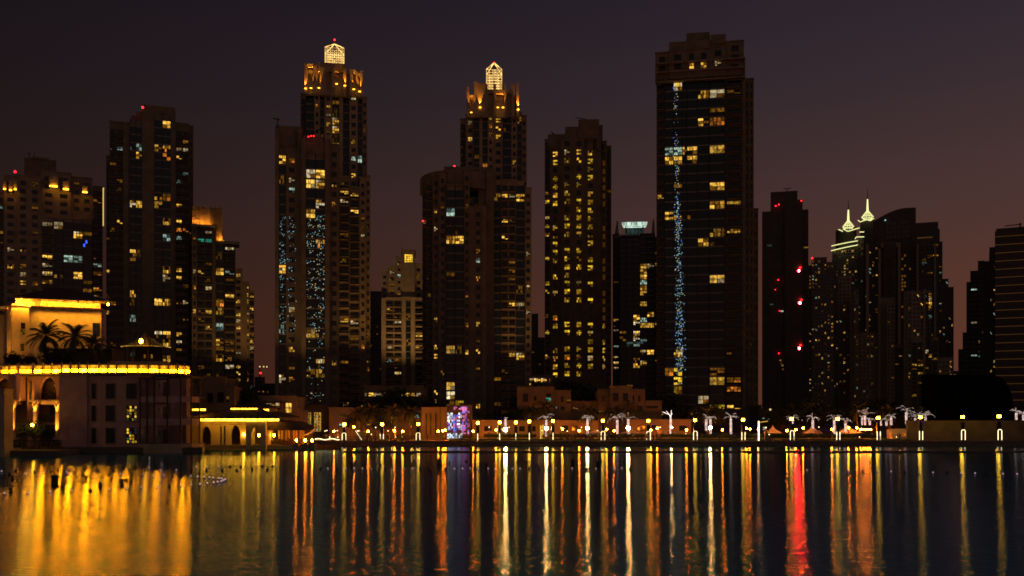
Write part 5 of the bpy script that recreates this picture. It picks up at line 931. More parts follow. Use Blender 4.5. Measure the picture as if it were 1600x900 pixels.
for (a, b, lb) in ((756, 838, 'clipped hedge below the orange-lit shop row'), (858, 934, 'clipped hedge between the first two floodlit palms'), (946, 1008, 'clipped hedge before the right podium villa'), (1030, 1090, 'clipped hedge near the bare lit trunk'), (1098, 1150, 'clipped hedge at the foot of the tallest tower'), (1165, 1290, 'long dark hedge before the canvas tents'), (1300, 1380, 'long dark hedge beneath the festoon globes')): hedge(a, b, 678, 683.5, 228.5, lb)

# ---------------------------------------------------------------- palms
def palm_meshes(seed, h=6.2, fl=2.9, nf=26, lights=False):
    rg = random.Random(seed); t = MB(); pts = [(.12 * math.sin(i * .6 + seed), .08 * i / 8, h * i / 8) for i in range(9)]
    for i, (p, q) in enumerate(zip(pts, pts[1:])): t.tube(p, q, .26 - .011 * i, .22 - .011 * i, M['bark'], 9, i in (0, 7))
    t.ball((pts[-1][0], pts[-1][1], h), .36, M['bark'], 8, 5)
    c = MB(); fr = []; top = Vector(pts[-1]) + Vector((0, 0, .15))
    for k in range(nf):
        a = 2.399 * k + rg.uniform(-.2, .2); e = R(75 - 110 * (k / nf) + rg.uniform(-8, 8)); L_ = fl * rg.uniform(.8, 1.1); sg = []; p = top.copy(); n = 8
        for i in range(n + 1):
            sg.append(p.copy()); ee = e - R(72) * (i / n) ** 1.3 ; p = p + Vector((math.cos(a) * math.cos(ee), math.sin(a) * math.cos(ee), math.sin(ee))) * (L_ / n)
        fr.append(sg); side = Vector((-math.sin(a), math.cos(a), 0))
        for i in range(n):
            A, B = sg[i], sg[i + 1]; c.add([A - side * .03, A + side * .03, B + side * .02, B - side * .02], [(0, 1, 2, 3)], M['palmleaf'])
            if i == 0: continue
            for q in range(4):
                P = A.lerp(B, q / 4); ll = .66 * math.sin(math.pi * (i + q / 4 + .6) / (n + 1.6)) + .12; d = (B - A).normalized()
                for sgn in (-1, 1):
                    T = P + side * sgn * ll * .8 + d * ll * .55 + Vector((0, 0, -ll * .35 + rg.uniform(-.06, .06))); c.add([P - d * .055, P + d * .055, T], [(0, 1, 2)], M['palmleaf'])
    return t, c, fr, pts
PM = []
for sd in (1, 2, 3):
    t, c, fr, pts = palm_meshes(sd); PM.append((t.mesh('palm_trunk'), c.mesh('palm_crown'), fr, pts))
def palm(px, pyc, pyb, Y, label, k=0, s=None, cs=None, group=None, crown=True):
    zb = Z(pyb, Y); h = Z(pyc, Y) - zb; sz = h / 6.2; cs = cs or sz
    r = thing('palm_tree', label, 'palm', (X(px, Y), Y, zb), group); me = PM[k % 3]
    inst('trunk', me[0], r, (X(px, Y), Y, zb), (max(.7, min(sz, 1.2)), max(.7, min(sz, 1.2)), sz), 0)
    if crown: inst('crown', me[1], r, (X(px, Y), Y, zb + h - 6.2 * cs), (cs, cs, cs), k * 1.3)
    return r
zb = HY - (bz0 - .3 - CH) * F / 200
palm(72, 527, zb, 200, 'leftmost big dark palm before the glowing house', 0, cs=1.55); palm(117, 528, zb, 201, 'second big dark palm before the glowing house', 1, cs=1.5); palm(150, 540, zb, 203, 'dim palm at the right corner of the glowing house', 2, cs=1.2)
for i, (px, c, Y, cs, lb) in enumerate(((562, 650, 236, 1.25, 'dark palm left in the palm garden'), (580, 644, 238, 1.2, 'dark palm second in the palm garden'), (616, 646, 236, 1.25, 'broad dark palm over the orange globes'), (640, 645, 239, 1.2, 'dark palm left of the brown store wall'), (853, 640, 237, 1.15, 'unlit palm crown above the second floodlit trunk'), (918, 644, 237, 1.3, 'broad unlit palm crown above the third floodlit trunk'), (982, 640, 238, 1.0, 'pale palm crown above the fourth floodlit trunk'), (960, 645, 239, 1.1, 'unlit palm behind the drooping string-lit palm'), (548, 658, 236, .8, 'small palm near the boat'), (830, 646, 238, 1.1, 'unlit palm left of the second floodlit trunk'), (1105, 648, 236, 1.1, 'unlit palm crown near the base of the tallest tower'), (1390, 645, 237, 1.05, 'green-tinted palm crown between the lit trunks'), (1340, 641, 240, 1.1, 'dark palm crown above the festoon globes'), (1437, 648, 238, 1.0, 'dark palm crown by the boundary wall end'))):
    palm(px, c, 688, Y, lb, i, cs=cs, group='unlit palms behind the promenade')
# palms whose trunks and fronds are wrapped in white string lights
def lit_palm(px, pyt, pyb, Y, label, k=0, fr=9, fl=1.0, droop=1.0, lean=0, rw=1.0):
    rg = random.Random(int(px)); zb, zt = Z(pyb, Y), Z(pyt, Y); x = X(px, Y); h = zt - zb; r = thing('lit_palm', label, 'lit palm', (x, Y, zb), 'palms wrapped in white string lights')
    t = MB(); rr = .23 * rw; t.tube((x, Y, zb), (x, Y, zt), rr, rr * .8, M['bark'], 10); t.build('trunk', r)
    s = MB(); turns = int(h / .16); n = turns * 8; pts = [(x + (rr + .03) * math.cos(2 * math.pi * i / 8), Y + (rr + .03) * math.sin(2 * math.pi * i / 8), zb + .15 + (h - .2) * i / n) for i in range(n + 1)]
    s.path(pts, .026, M['string'], 4); s.build('light_string', r)
    if fr:
        c = MB(); f = MB()
        for i in range(fr):
            a = 6.283 * i / fr + rg.uniform(-.3, .3); e = R(62 + rg.uniform(-30, 22)); p = Vector((x, Y, zt)); L_ = fl * rg.uniform(1.7, 2.9); m = 7; sg = [p.copy()]
            for j in range(m): ee = e - R(120 * droop) * (j / m) ** 1.1; p = p + Vector((math.cos(a) * math.cos(ee), math.sin(a) * math.cos(ee), math.sin(ee))) * (L_ / m); sg.append(p.copy())
            side = Vector((-math.sin(a), math.cos(a), 0))
            for A, B in zip(sg, sg[1:]):
                f.tube(A, B, .03, .03, M['palmleaf'], 4, False)
                for u in (0, .5):
                    P = A.lerp(B, u); dd = (B - A).normalized()
                    for g in (-1, 1): f.add([P - dd * .03, P + dd * .03, P + side * g * .32 + dd * .2 - Vector((0, 0, .1))], [(0, 1, 2)], M['palmleaf'])
                    if rg.random() < .6: c.ball((P.x, P.y - .02, P.z + .05), .042, M['frondled'], 5, 4)
        f.build('crown', r); c.build('frond_lights', r, kind='stuff')
    return r
for i, (px, t, b, fr, fl, dr, lb) in enumerate((
    (790, 655, 683, 3, .3, 1, 'string-lit palm trunk before the orange-lit shop row'), (853.5, 656, 683, 9, 1.0, 1, 'string-lit palm left, at the end of the left podium villa'), (918, 655, 682, 9, .85, 1.2, 'string-lit palm between the two podium villas'), (964.5, 656, 679, 12, 1.35, 1.25, 'drooping string-lit palm like a fountain before the right villa'), (981.7, 655, 683, 4, 1.3, .8, 'string-lit palm with fronds bent to the left'),
    (1103.5, 655, 674, 3, .7, .8, 'thin string-lit palm beside the floodlit one'), (1110, 655, 679, 7, .9, 1, 'floodlit string palm at the foot of the tallest tower'), (1142, 654, 683, 9, 1.0, .8, 'thick string-lit palm with purple tinge and spread fronds'), (1238, 656, 682, 9, 1.0, 1.1, 'string-lit palm behind the lantern left of the first tent'), (1270, 656, 671, 10, 1.1, 1.15, 'string-lit palm above the middle tent'),
    (1303.5, 656, 681, 8, .9, 1, 'string-lit palm left of the third tent'), (1321, 661, 676, 12, 1.1, 1.2, 'bushy string-lit palm behind the third tent'), (1347, 653, 665, 2, .4, .5, 'short slim lit trunk left of a taller one'), (1351.5, 649, 665, 11, 1.0, .5, 'brightest spread lit palm above the festoon globes'), (1359, 657, 665, 6, .6, 1, 'small lit palm right of the brightest spread palm'),
    (1376.5, 657, 666, 2, .5, 1, 'short lit trunk near the sixth lantern from the right'), (1385, 658, 666, 3, .6, 1, 'short lit trunk below green palm crowns'), (1392.5, 652, 665, 5, .8, 1, 'lit palm under a green-tinted crown'), (1416, 644, 664, 7, 1.0, .9, 'tall slim lit palm left of the boundary wall'), (1430, 653, 661, 12, 1.2, 1.1, 'lit shrub-like palm behind the lantern by the wall end'), (1446, 651, 660, 12, 1.1, 1.1, 'lit shrub-like palm touching the black screen'),
    (1588, 645, 657, 9, .9, 1, 'lit palm right of the black screen'), (1599, 648, 658, 7, .9, 1, 'lit palm cut by the right picture edge'))):
    lit_palm(px, t, b, 230 if px < 1340 else 234.5, lb, i, fr, fl, dr, rw=.9 if fr > 2 else .6)
# bare lit trunk with three upward branches
x, Y = X(1048, 230), 230; r = thing('lit_bare_tree', 'bare white-lit trunk with three thin branches fanned to the left', 'lit tree', (x, Y, Z(678, Y)))
mb = MB(); mb.tube((x, Y, Z(678, Y)), (x, Y, Z(653, Y)), .2, .17, M['bark'], 8); mb.build('trunk', r)
for (a, b) in ((1035, 643.5), (1041, 642), (1049, 641), (1050.5, 646)):
    mb = MB(); mb.path([(x, Y, Z(653, Y)), (X(1046, Y) if a < 1045 else x + .1, Y, Z(648, Y)), (X(a, Y), Y, Z(b, Y))], .06, M['string'], 5); mb.build('lit_branch', r)
mb = MB(); pts = [(x + .22 * math.cos(.8 * i), Y + .22 * math.sin(.8 * i), Z(678, Y) + .02 * i) for i in range(int((Z(653, Y) - Z(678, Y)) / .02))]; mb.path(pts, .035, M['string'], 4); mb.build('light_string', r)

# ---------------------------------------------------------------- promenade lamps
lm = MB(); H_ = 1.0   # lantern lamp of unit height 5 m
lm.tube((0, 0, 0), (0, 0, .35), .30, .26, M['metal'], 10); lm.tube((0, 0, .3), (0, 0, 3.6), .13, .10, M['metal'], 10); lm.box(-.34, .34, -.34, .34, 1.5, 3.55, M['metal']); lm.tube((0, 0, 3.55), (0, 0, 4.2), .09, .09, M['metal'], 8)
post_me = lm.mesh('lamp_post')
lm = MB(); lm.box(-.27, .27, -.27, .27, 4.24, 4.80, M['lantern']); lan_me = lm.mesh('lamp_lantern')
lm = MB(); lm.box(-.36, .36, -.36, .36, 4.14, 4.235, M['metal']); br_me = lm.mesh('lamp_bracket'); lm = MB()
lm.add([(-.4, -.4, 4.81), (.4, -.4, 4.81), (.4, .4, 4.81), (-.4, .4, 4.81), (0, 0, 5.05)], [(0, 3, 2, 1), (0, 1, 4), (1, 2, 4), (2, 3, 4), (3, 0, 4)], M['metal']); cap_me = lm.mesh('lamp_cap')
tubes = {}
for key, w, arch in (('wide', .42, True), ('single', 0, False), ('pair', .36, False)):
    m_ = MB()
    if key == 'single': m_.box(-.05, .05, -.46, -.38, .1, 1.75, M['tube'])
    else:
        for s_ in (-1, 1): m_.box(s_ * w - .045, s_ * w + .045, -.46, -.38, .05, 1.75, M['tube'])
        if arch: m_.path([(-w, -.42, 1.75), (-w * .6, -.42, 1.98), (w * .6, -.42, 1.98), (w, -.42, 1.75)], .045, M['tube'], 5)
    tubes[key] = m_.mesh('bollard_tube')
LPS = [(538, 663, 'wide', 'behind the boat'), (597, 663, 'pair', 'in the palm garden'), (653.5, 662.5, 'wide', 'left of the brown store wall'), (746.5, 661, 'single', 'right of the colourful screen front'), (780.7, 660, 'single', 'left of the first floodlit palm trunk'), (806, 660, 'single', 'before the orange-lit shop row\'s middle'), (827, 658.5, 'single', 'at the right end of the orange-lit shop row'), (864, 658, 'single', 'right of the second floodlit palm'),
       (942, 657.5, 'wide', 'left of the drooping string-lit palm'), (1013, 657.5, 'wide', 'before the right podium villa\'s end'), (1086, 656.5, 'wide', 'left of the tallest tower\'s floodlit palm'), (1161, 656, 'pair', 'right of the thick purple-tinged palm'), (1237, 654.5, 'wide', 'left of the middle tent'), (1309, 654.5, 'pair', 'left of the third tent'), (1372, 653, 'pair', 'right of the festoon globes'), (1438, 652, 'pair', 'near the left end of the boundary wall'), (1504, 651.5, 'wide', 'centred before the black screen'), (1561, 650.5, 'wide', 'before the black screen\'s right corner')]
for i, (px, py, tk, lb) in enumerate(LPS):
    Y = 224.5; x = X(px, Y); z0 = GZ + .12; h = Z(py, Y) - z0; s = h / 4.52
    r = thing('promenade_lamp', 'tall dark promenade lamp with glowing lantern ' + lb, 'street lamp', (x, Y, z0), 'tall lantern lamps along the promenade')
    inst('post', post_me, r, (x, Y, z0), (1, 1, s)); ln = inst('lantern', lan_me, r, (x, Y, z0 + h - 4.52), (1, 1, 1)); inst('cap', cap_me, r, (x, Y, z0 + h - 4.52)); inst('bracket', br_me, r, (x, Y, z0 + h - 4.52)); inst('tube_light', tubes[tk], r, (x, Y, z0 + .1), (1, 1, s))
# sodium globes
gm_ = MB(); gm_.ball((0, 0, 2.35), .21, M['orange'], 10, 7); globe_me = gm_.mesh('lamp_globe'); gm_ = MB(); gm_.tube((0, 0, 0), (0, 0, 2.15), .06, .045, M['metal'], 7); gm_.tube((0, 0, 0), (0, 0, .2), .14, .12, M['metal'], 8); gpost_me = gm_.mesh('globe_post')
GL = [(521.5, 674, 'right of the tower entrance'), (553, 667, 'above the boat garden stairs'), (575.3, 674, 'in the middle of the palm garden'), (616, 672.7, 'under the broad dark palm'), (629, 674, 'right neighbour under the broad dark palm'), (684.7, 674, 'left of the lit post by the store'), (692, 673, 'between store wall and colourful screens'), (695.7, 672, 'nearest the colourful screens\' left edge'), (739.3, 674, 'right of the colourful screens'), (775, 672, 'beside the lit pillar'),
      (878.7, 670.5, 'before the left villa\'s dark shop window'), (905, 673, 'left of the third floodlit palm'), (948, 671, 'right of the lantern by the drooping palm'), (959.5, 673, 'left foot of the drooping palm'), (1017, 672, 'right of the villa-end lantern'), (1027, 669.5, 'left of the bare lit trunk'), (1072.7, 672, 'left of the lantern near the tallest tower'), (1128.7, 671.5, 'left of the thick purple-tinged palm'), (1166.7, 669.3, 'right of the thick palm\'s lantern'), (1172, 670.5, 'second right of the thick palm\'s lantern'), (1185, 671, 'under the lit gateway'),
      (1229.6, 672.5, 'left of the lit palm by the first tent'), (1243.5, 671.5, 'right of the lit palm by the first tent'), (1255, 669, 'alone between first and middle tents'), (1300, 671, 'left of the third-tent lantern'), (1326, 668.5, 'at the third tent\'s roof'), (1339, 668.5, 'right of the third tent')]
for i, (px, py, lb) in enumerate(GL):
    Y = 229.5 if px > 700 else 228.5; x = X(px, Y); z = Z(py, Y); r = thing('globe_lamp', 'orange globe lamp ' + lb, 'globe lamp', (x, Y, GZ), 'orange sodium globe lamps'); s = (z - GZ) / 2.35
    inst('post', gpost_me, r, (x, Y, GZ), (1, 1, s)); inst('globe', globe_me, r, (x, Y, z - 2.35), (1, 1, 1))
r = thing('festoon', 'row of five orange festoon globes strung between posts beneath lit palms', 'festoon lights', (X(1352, 231), 231, GZ))
mb = MB(); mb.path([(X(a, 231), 231, Z(669.4 + .5 * math.sin((a - 1343) * .17), 231)) for a in range(1342, 1366, 2)], .02, M['metal'], 4); mb.tube((X(1342, 231), 231, GZ), (X(1342, 231), 231, Z(669, 231)), .05, .05, M['metal'], 6); mb.tube((X(1364, 231), 231, GZ), (X(1364, 231), 231, Z(669, 231)), .05, .05, M['metal'], 6); mb.build('cable', r)
for px in (1345, 1349, 1352.7, 1356.4, 1360.3): mb = MB(); mb.ball((X(px, 231), 231, Z(671, 231)), .19, M['orange'], 9, 6); mb.build('bulb', r)
# floodlights at the foot of the palms, aimed over the lake
def flood(px, py, r_, label, m='flood'):
    Y = 226.5; x, z = X(px, Y), Z(py, Y); r = thing('floodlight', label, 'floodlight', (x, Y, GZ), 'blazing floodlights by the palms')
    mb = MB(); mb.tube((x, Y + .1, z), (x, Y + .55, z), r_ * 1.25, r_ * .9, M['metal'], 12); mb.tube((x, Y + .3, GZ), (x, Y + .3, z - r_), .07, .07, M['metal'], 6); mb.build('housing', r)
    m2 = MB(); m2.tube((x, Y + .02, z), (x, Y + .09, z), r_, r_, M[m], 12); m2.build('lens', r)
for (px, py, r_, lb) in ((789.7, 671, .42, 'blazing floodlight on the trunk before the orange-lit shops'), (853.6, 669.3, .38, 'blazing floodlight on the second lit palm trunk'), (918, 669, .33, 'blazing floodlight on the palm between the villas'), (981.7, 669.2, .40, 'blazing floodlight on the left-bent lit palm'), (1049.5, 668, .16, 'small floodlight on the bare lit trunk'), (1110, 668.3, .33, 'blazing floodlight at the foot of the tallest tower')): flood(px, py, r_, lb)
for (a, b, t, d, lb) in ((776.5, 779.5, 665, 679, 'short lit pillar left of the first floodlight'), (844, 846, 665, 679, 'left of two short lit pillars by the second floodlight'), (847.5, 849.5, 664, 678, 'right of two short lit pillars by the second floodlight')):
    mb = MB(); mb.box(X(a, 231), X(b, 231), 231, 231.5, GZ, Z(t, 231), M['wa']); mb.build('lit_pillar', label=lb, cat='pillar', at=(X(a, 231), 231, GZ))
# warm wash of the shop terraces behind the hedge
for px in (748, 770, 800, 822, 842, 868, 885, 908, 930, 960, 992, 1020, 1040, 1068, 1095, 1120): lamp('POINT', (X(px, 236), 236, 2.0), 34, (1, .36, .05), .15, name='terrace_light')
for px in (520, 545, 570, 595, 618, 645, 665): lamp('POINT', (X(px, 238), 240, 2.4), 70, (1, .34, .05), .15, name='terrace_light')
for px in (1222, 1255, 1290, 1330, 1360): lamp('POINT', (X(px, 233), 234, 2.2), 45, (1, .33, .05), .15, name='terrace_light')
# small lanterns in the palm garden
gl_ = MB(); gl_.tube((0, 0, 0), (0, 0, .75), .05, .05, M['metal'], 6); gl_.tube((0, 0, .95), (0, 0, 1.0), .15, .03, M['metal'], 8); gl_p = gl_.mesh('lantern_post'); gl_ = MB(); gl_.tube((0, 0, .75), (0, 0, .945), .10, .12, M['tube'], 8); gl_g = gl_.mesh('lantern_glass')
rg = random.Random(31)
for i in range(44):
    px = rg.uniform(506, 660) if i < 19 else (rg.uniform(1175, 1410) if i < 28 else rg.uniform(740, 1160)); Y = rg.uniform(226, 236); z = GZ + rg.choice([0, 0, .6, 1.4, 2.2]); x = X(px, Y)
    r = thing('garden_lantern', 'small pale garden lantern glowing among the promenade planting', 'lantern', (x, Y, z), 'small garden lanterns'); inst('post', gl_p, r, (x, Y, z)); inst('glass', gl_g, r, (x, Y, z))
    if z > GZ: mb = MB(); mb.box(x - .3, x + .3, Y - .3, Y + .3, GZ, z, M['stone']); mb.build('plinth', r)
# added lamps: spill in the palm garden, spots that warm the tower facades
for (px, Y, z) in ((590, 233, 2.2), (612, 236, 3.2), (643, 234, 2.4), (655, 235, 5), (560, 234, 2.5)): lamp('POINT', (X(px, Y), Y, z), 55, (1, .60, .10), .15, name='garden_fill')
for (tw, px, Y, e_) in ((t8, 615, 405, 11000), (t8, 640, 405, 15000), (t4, 382, 405, 14000), (t3, 330, 360, 9000), (t6, 555, 318, 14000), (t10, 805, 326, 9000), (t5, 460, 283, 5000)):
    o = lamp('SPOT', (X(px, Y), Y, 16), e_, (1, .56, .18), .5, spot=80, name='facade_fill'); o.rotation_euler = (R(155), 0, 0)
# canvas tents
def tent(px, pyt, w, label, Y=233, pyb=677):
    cx = X(px, Y); hw = X(px + w / 2, Y) - cx; zb, zt = Z(pyb, Y), Z(pyt, Y); mb = MB(); rings = []; n = 16
    for k in range(7):
        u = k / 6; r = hw * (1 - u) ** 1.7 + .04; rings.append([(cx + r * (1.0 if abs(math.cos(a)) > .0 else 0) * max(-1, min(1, 1.25 * math.cos(a))), Y + 2.5 + r * .7 * max(-1, min(1, 1.25 * math.sin(a))), zb + (zt - zb) * u) for a in [2 * math.pi * i / n for i in range(n)]])
    for A, B in zip(rings, rings[1:]): mb.add(A + B, [(i, (i + 1) % n, (i + 1) % n + n, i + n) for i in range(n)], M['canvas'])
    r = thing('canvas_tent', label, 'tent', (cx, Y, GZ), 'peaked canvas tents'); mb.build('canopy', r)
    for s in (-1, 1): m = MB(); m.tube((cx + s * hw * .95, Y + .9, GZ - .1), (cx + s * hw * .95, Y + .9, zb), .06, .06, M['metal'], 6); m.build('pole', r)
tent(1211.7, 665, 28, 'first canvas tent from the left of the hedge, right of the gateway'); tent(1273.8, 665, 32, 'middle canvas tent below the fountain-like lit palm'); tent(1330, 664, 44, 'widest canvas tent glowing orange at right'); tent(933, 671, 26, 'low canvas tent left of the drooping lit palm'); tent(988, 670, 34, 'low wide canvas tent right of the bent lit palm'); tent(1047, 671, 26, 'low canvas tent behind the bare lit trunk')
# kiosk right of the festoon
b11 = block('kiosk', 'small kiosk with an orange roof and lit counter beside the wall end', 232, [(1393, 1417, 672, 0)], [(1409, 1416, 677, 682, 0, 'o')], 'canvas', 'kiosk', 3)
lamp('POINT', (X(1404, 230), 229.5, 3.6), 30, (1, .35, .05), .1, parent=b11)
# braziers in front of the porch, upswept canopy, boat
for (px, lb) in ((462.5, 'left brazier with an orange flame before the porch'), (476.3, 'middle brazier with an orange flame before the porch'), (487, 'right brazier with an orange flame before the porch')):
    Y = 196.8; x = X(px, Y); r = thing('brazier', lb, 'brazier', (x, Y, -.3), 'flaming braziers at the water'); mb = MB(); mb.box(x - .55, x + .55, Y - .1, Y + 1.0, -.6, Z(694, Y), M['brown']); mb.tube((x, Y + .4, Z(694, Y)), (x, Y + .4, Z(690, Y)), .16, .38, M['metal'], 10); mb.build('pedestal', r)
    mb = MB(); mb.ball((x, Y + .4, Z(688.3, Y)), .20, M['flame'], 9, 6, 1.5); mb.build('flame', r)
Y = 203; r = thing('upswept_canopy', 'orange-lit canopy with upswept prow behind the braziers', 'canopy', (X(484, Y), Y, GZ)); mb = MB()
prof = [(474, 681, 679), (480, 679.5, 677.5), (486, 676.5, 674), (490, 672.5, 669.5), (492.5, 668, 666.5)]
for (a, b) in zip(prof, prof[1:]): mb.prism([(X(a[0], Y), Z(a[1], Y)), (X(b[0], Y), Z(b[1], Y)), (X(b[0], Y), Z(b[2], Y)), (X(a[0], Y), Z(a[2], Y))], Y, Y + 2.5, M['canvas'])
mb.build('roof', r)
for a in (477, 484): mb = MB(); mb.tube((X(a, Y), Y + 1, GZ - 1.5), (X(a, Y), Y + 1, Z(678.5, Y)), .1, .1, M['wood'], 6); mb.build('post', r)
lamp('POINT', (X(481, Y), Y - .8, 2.2), 60, (1, .30, .03), .1, parent=r)
Y = 206; bo = thing('wooden_boat', 'long wooden boat with a wavy white light strip moored at the quay', 'boat', (X(510, Y), Y, 0)); mb = MB(); secs = []
for i in range(11):
    u = i / 10; px = 489 + 44 * u; w = 1.3 * math.sin(math.pi * min(1, max(0, u * .92 + .04))) ** .6; sh = .75 + 1.0 * abs(u - .5) ** 2.2 * 3
    secs.append([(X(px, Y), Y - w, sh), (X(px, Y), Y - w * .6, -.1), (X(px, Y), Y + w * .6, -.1), (X(px, Y), Y + w, sh)])
for A, B in zip(secs, secs[1:]): mb.add(A + B, [(0, 4, 5, 1), (1, 5, 6, 2), (2, 6, 7, 3), (0, 3, 7, 4)], M['wood'])
mb.add(secs[0], [(0, 1, 2, 3)], M['wood']); mb.add(secs[-1], [(3, 2, 1, 0)], M['wood']); mb.build('hull', bo)
mb = MB(); mb.box(X(494, Y), X(531, Y), Y - 1.2, Y + 1.2, 1.85, 1.95, M['canvas']); mb.build('awning', bo)
for a in (495, 507, 519, 530): mb = MB(); mb.tube((X(a, Y), Y - 1, .7), (X(a, Y), Y - 1, 1.85), .04, .04, M['wood'], 5); mb.build('awning_post', bo)
mb = MB(); mb.path([(X(a, Y), Y - 1.3, 2.02 + .12 * math.sin((a - 494) * .3)) for a in range(494, 533, 2)], .07, M['tube'], 5); mb.build('light_strip', bo)
# lit stairs in the palm garden
mb = MB(); Y = 226
for i in range(7): mb.box(X(556 + i * 1.6, Y), X(572, Y), Y - i * .3, Y + 3 - i * .3, GZ, GZ + 2.1 - i * .3, M['sand'])
st_ = mb.build('garden_stairs', label='stone garden stairs edged by small lights beside the palms', cat='stairs', at=(X(562, Y), Y, GZ)); mb = MB()
for i in range(7): mb.ball((X(556 + i * 1.75, Y), Y - i * .3 - .1, GZ + 2.25 - i * .3), .09, M['tube'], 6, 4)
mb.build('step_light', st_)
# railing and quay lower step
rl = MB(); Y = 222.2
for (a, b) in ((540, 1416),):
    rl.box(X(a, Y), X(b, Y), Y, Y + .06, GZ + 1.1, GZ + 1.16, M['metal'])
    n = 260
    for i in range(n + 1): x = X(a, Y) + (X(b, Y) - X(a, Y)) * i / n; rl.box(x - .03, x + .03, Y + .01, Y + .05, GZ + .12, GZ + 1.1, M['metal'])
rl.build('quay_railing', label='long dark railing along the promenade edge', cat='railing')
lg = MB(); lg.box(X(560, 220), X(1710, 220), 219.6, 221.4, -1, .42, M['stone']); lg.build('quay_step', label='low stone landing step along the foot of the quay', cat='step')
for (a, b, lb) in ((592, 605, 'small dark ticket booth under the palm garden lantern'), (1208, 1222, 'low booth with a dim yellow counter near the first tent')):
    r = thing('booth', lb, 'booth', (X(a, 223.5), 223.5, GZ)); mb = MB(); mb.box(X(a, 223.5), X(b, 223.5), 223.3, 225, GZ + .12, Z(687, 223.5), M['wood']); mb.build('body', r)
    mb = MB(); mb.box(X(a, 223.5) + .2, X(b, 223.5) - .2, 223.2, 223.29, GZ + .5, Z(688, 223.5) , M['yc']); mb.build('counter_panel', r)

# ---------------------------------------------------------------- people along the railing
def person_mesh(pose, seed):
    rg = random.Random(seed); me = bpy.data.meshes.new('person_skeleton')
    lean = (.0, .10, .22)[pose]; st = (.10, .16, .08)[pose]; arm = pose
    J = dict(pel=(0, 0, .95), chest=(0, -lean, 1.30), neck=(0, -lean * 1.2, 1.48), head=(0, -lean * 1.3, 1.60), crown=(0, -lean * 1.3, 1.70),
             lhip=(.10, 0, .90), lkn=(.11, -st * .8, .50), lan=(.12, st * .3, .08), lto=(.13, -.14 + st * .3, .03), rhip=(-.10, 0, .90), rkn=(-.11, .03, .50), ran=(-.12, st, .08), rto=(-.13, st - .14, .03),
             lsh=(.19, -lean, 1.40), lel=(.25, -lean + .02, 1.13), lwr=(.22, -lean - .14, .95) if arm == 0 else (.18, -lean - .27, 1.12), rsh=(-.19, -lean, 1.40), rel=(-.25, -lean + .03, 1.13), rwr=(-.24, -lean - .10, .92) if arm != 2 else (-.16, -lean - .28, 1.12))
    nm = list(J); E = [('pel', 'chest'), ('chest', 'neck'), ('neck', 'head'), ('head', 'crown'), ('pel', 'lhip'), ('lhip', 'lkn'), ('lkn', 'lan'), ('lan', 'lto'), ('pel', 'rhip'), ('rhip', 'rkn'), ('rkn', 'ran'), ('ran', 'rto'), ('chest', 'lsh'), ('lsh', 'lel'), ('lel', 'lwr'), ('chest', 'rsh'), ('rsh', 'rel'), ('rel', 'rwr')]
    Rd = dict(pel=.15, chest=.16, neck=.055, head=.095, crown=.075, lhip=.10, lkn=.065, lan=.045, lto=.04, rhip=.10, rkn=.065, ran=.045, rto=.04, lsh=.07, lel=.045, lwr=.035, rsh=.07, rel=.045, rwr=.035)
    me.from_pydata([J[k] for k in nm], [(nm.index(a), nm.index(b)) for a, b in E], []); o = bpy.data.objects.new('tmp', me); COL.objects.link(o)
    o.modifiers.new('s', 'SKIN'); sv = me.skin_vertices[0].data
    for i, k in enumerate(nm): sv[i].radius = (Rd[k], Rd[k] * (.75 if k in ('pel', 'chest') else 1)); sv[i].use_root = (k == 'pel')
    o.modifiers.new('u', 'SUBSURF').levels = 1; bpy.context.view_layer.update(); dg = bpy.context.evaluated_depsgraph_get(); m2 = bpy.data.meshes.new_from_object(o.evaluated_get(dg)); bpy.data.objects.remove(o); bpy.data.meshes.remove(me)
    m2.materials.clear()
    for k in ('cloth', 'cloth2', 'skin'): m2.materials.append(M[k])
    top = 1 if seed % 3 == 1 else 0
    for p in m2.polygons: z = p.center.z; p.material_index = 2 if z > 1.46 or (abs(p.center.x) > .2 and z < 1.14 and z > .85 and p.center.y < -.1) else (top if z > .95 else 0)
    hb = MB(); hb.ball((0, -lean * 1.3 + .03, 1.665), .105, M['hair'], 9, 6, .95)
    return m2, hb.mesh('hair')
PP = [person_mesh(i % 3, i) for i in range(6)]
rg = random.Random(77)
spots = [(x_, 0) for x_ in (849, 856, 884, 888, 893, 899, 915, 922, 926, 941, 948, 955, 962, 968, 974, 981, 989, 997, 1003, 1010, 1021, 1026, 1031, 1124, 1140, 1145, 1340, 1347, 1403, 1406, 668, 720, 735, 620, 627)] + [(x_, 1) for x_ in (8, 14, 26, 31, 37, 62, 68, 76, 82, 93)]
for i, (px, w) in enumerate(spots):
    Y = 223.2 + rg.uniform(0, 1.4) if not w else 176 + rg.uniform(0, 2); z = GZ + (.125 if not w and Y < 222.8 else .0) if not w else Z(704, 175)
    if not w: z = GZ + .005
    me, hm = PP[i % 6]; r = inst('person', me, None, (X(px, Y), Y, z), rz=rg.uniform(-.9, .9), label=('dark-clothed person standing at the promenade railing' if not w else 'dark-clothed person standing on the loggia terrace'), cat='person', group=('people along the promenade railing' if not w else 'people on the loggia terrace'))
    h = bpy.data.objects.new('hair', hm); COL.objects.link(h); h.parent = r
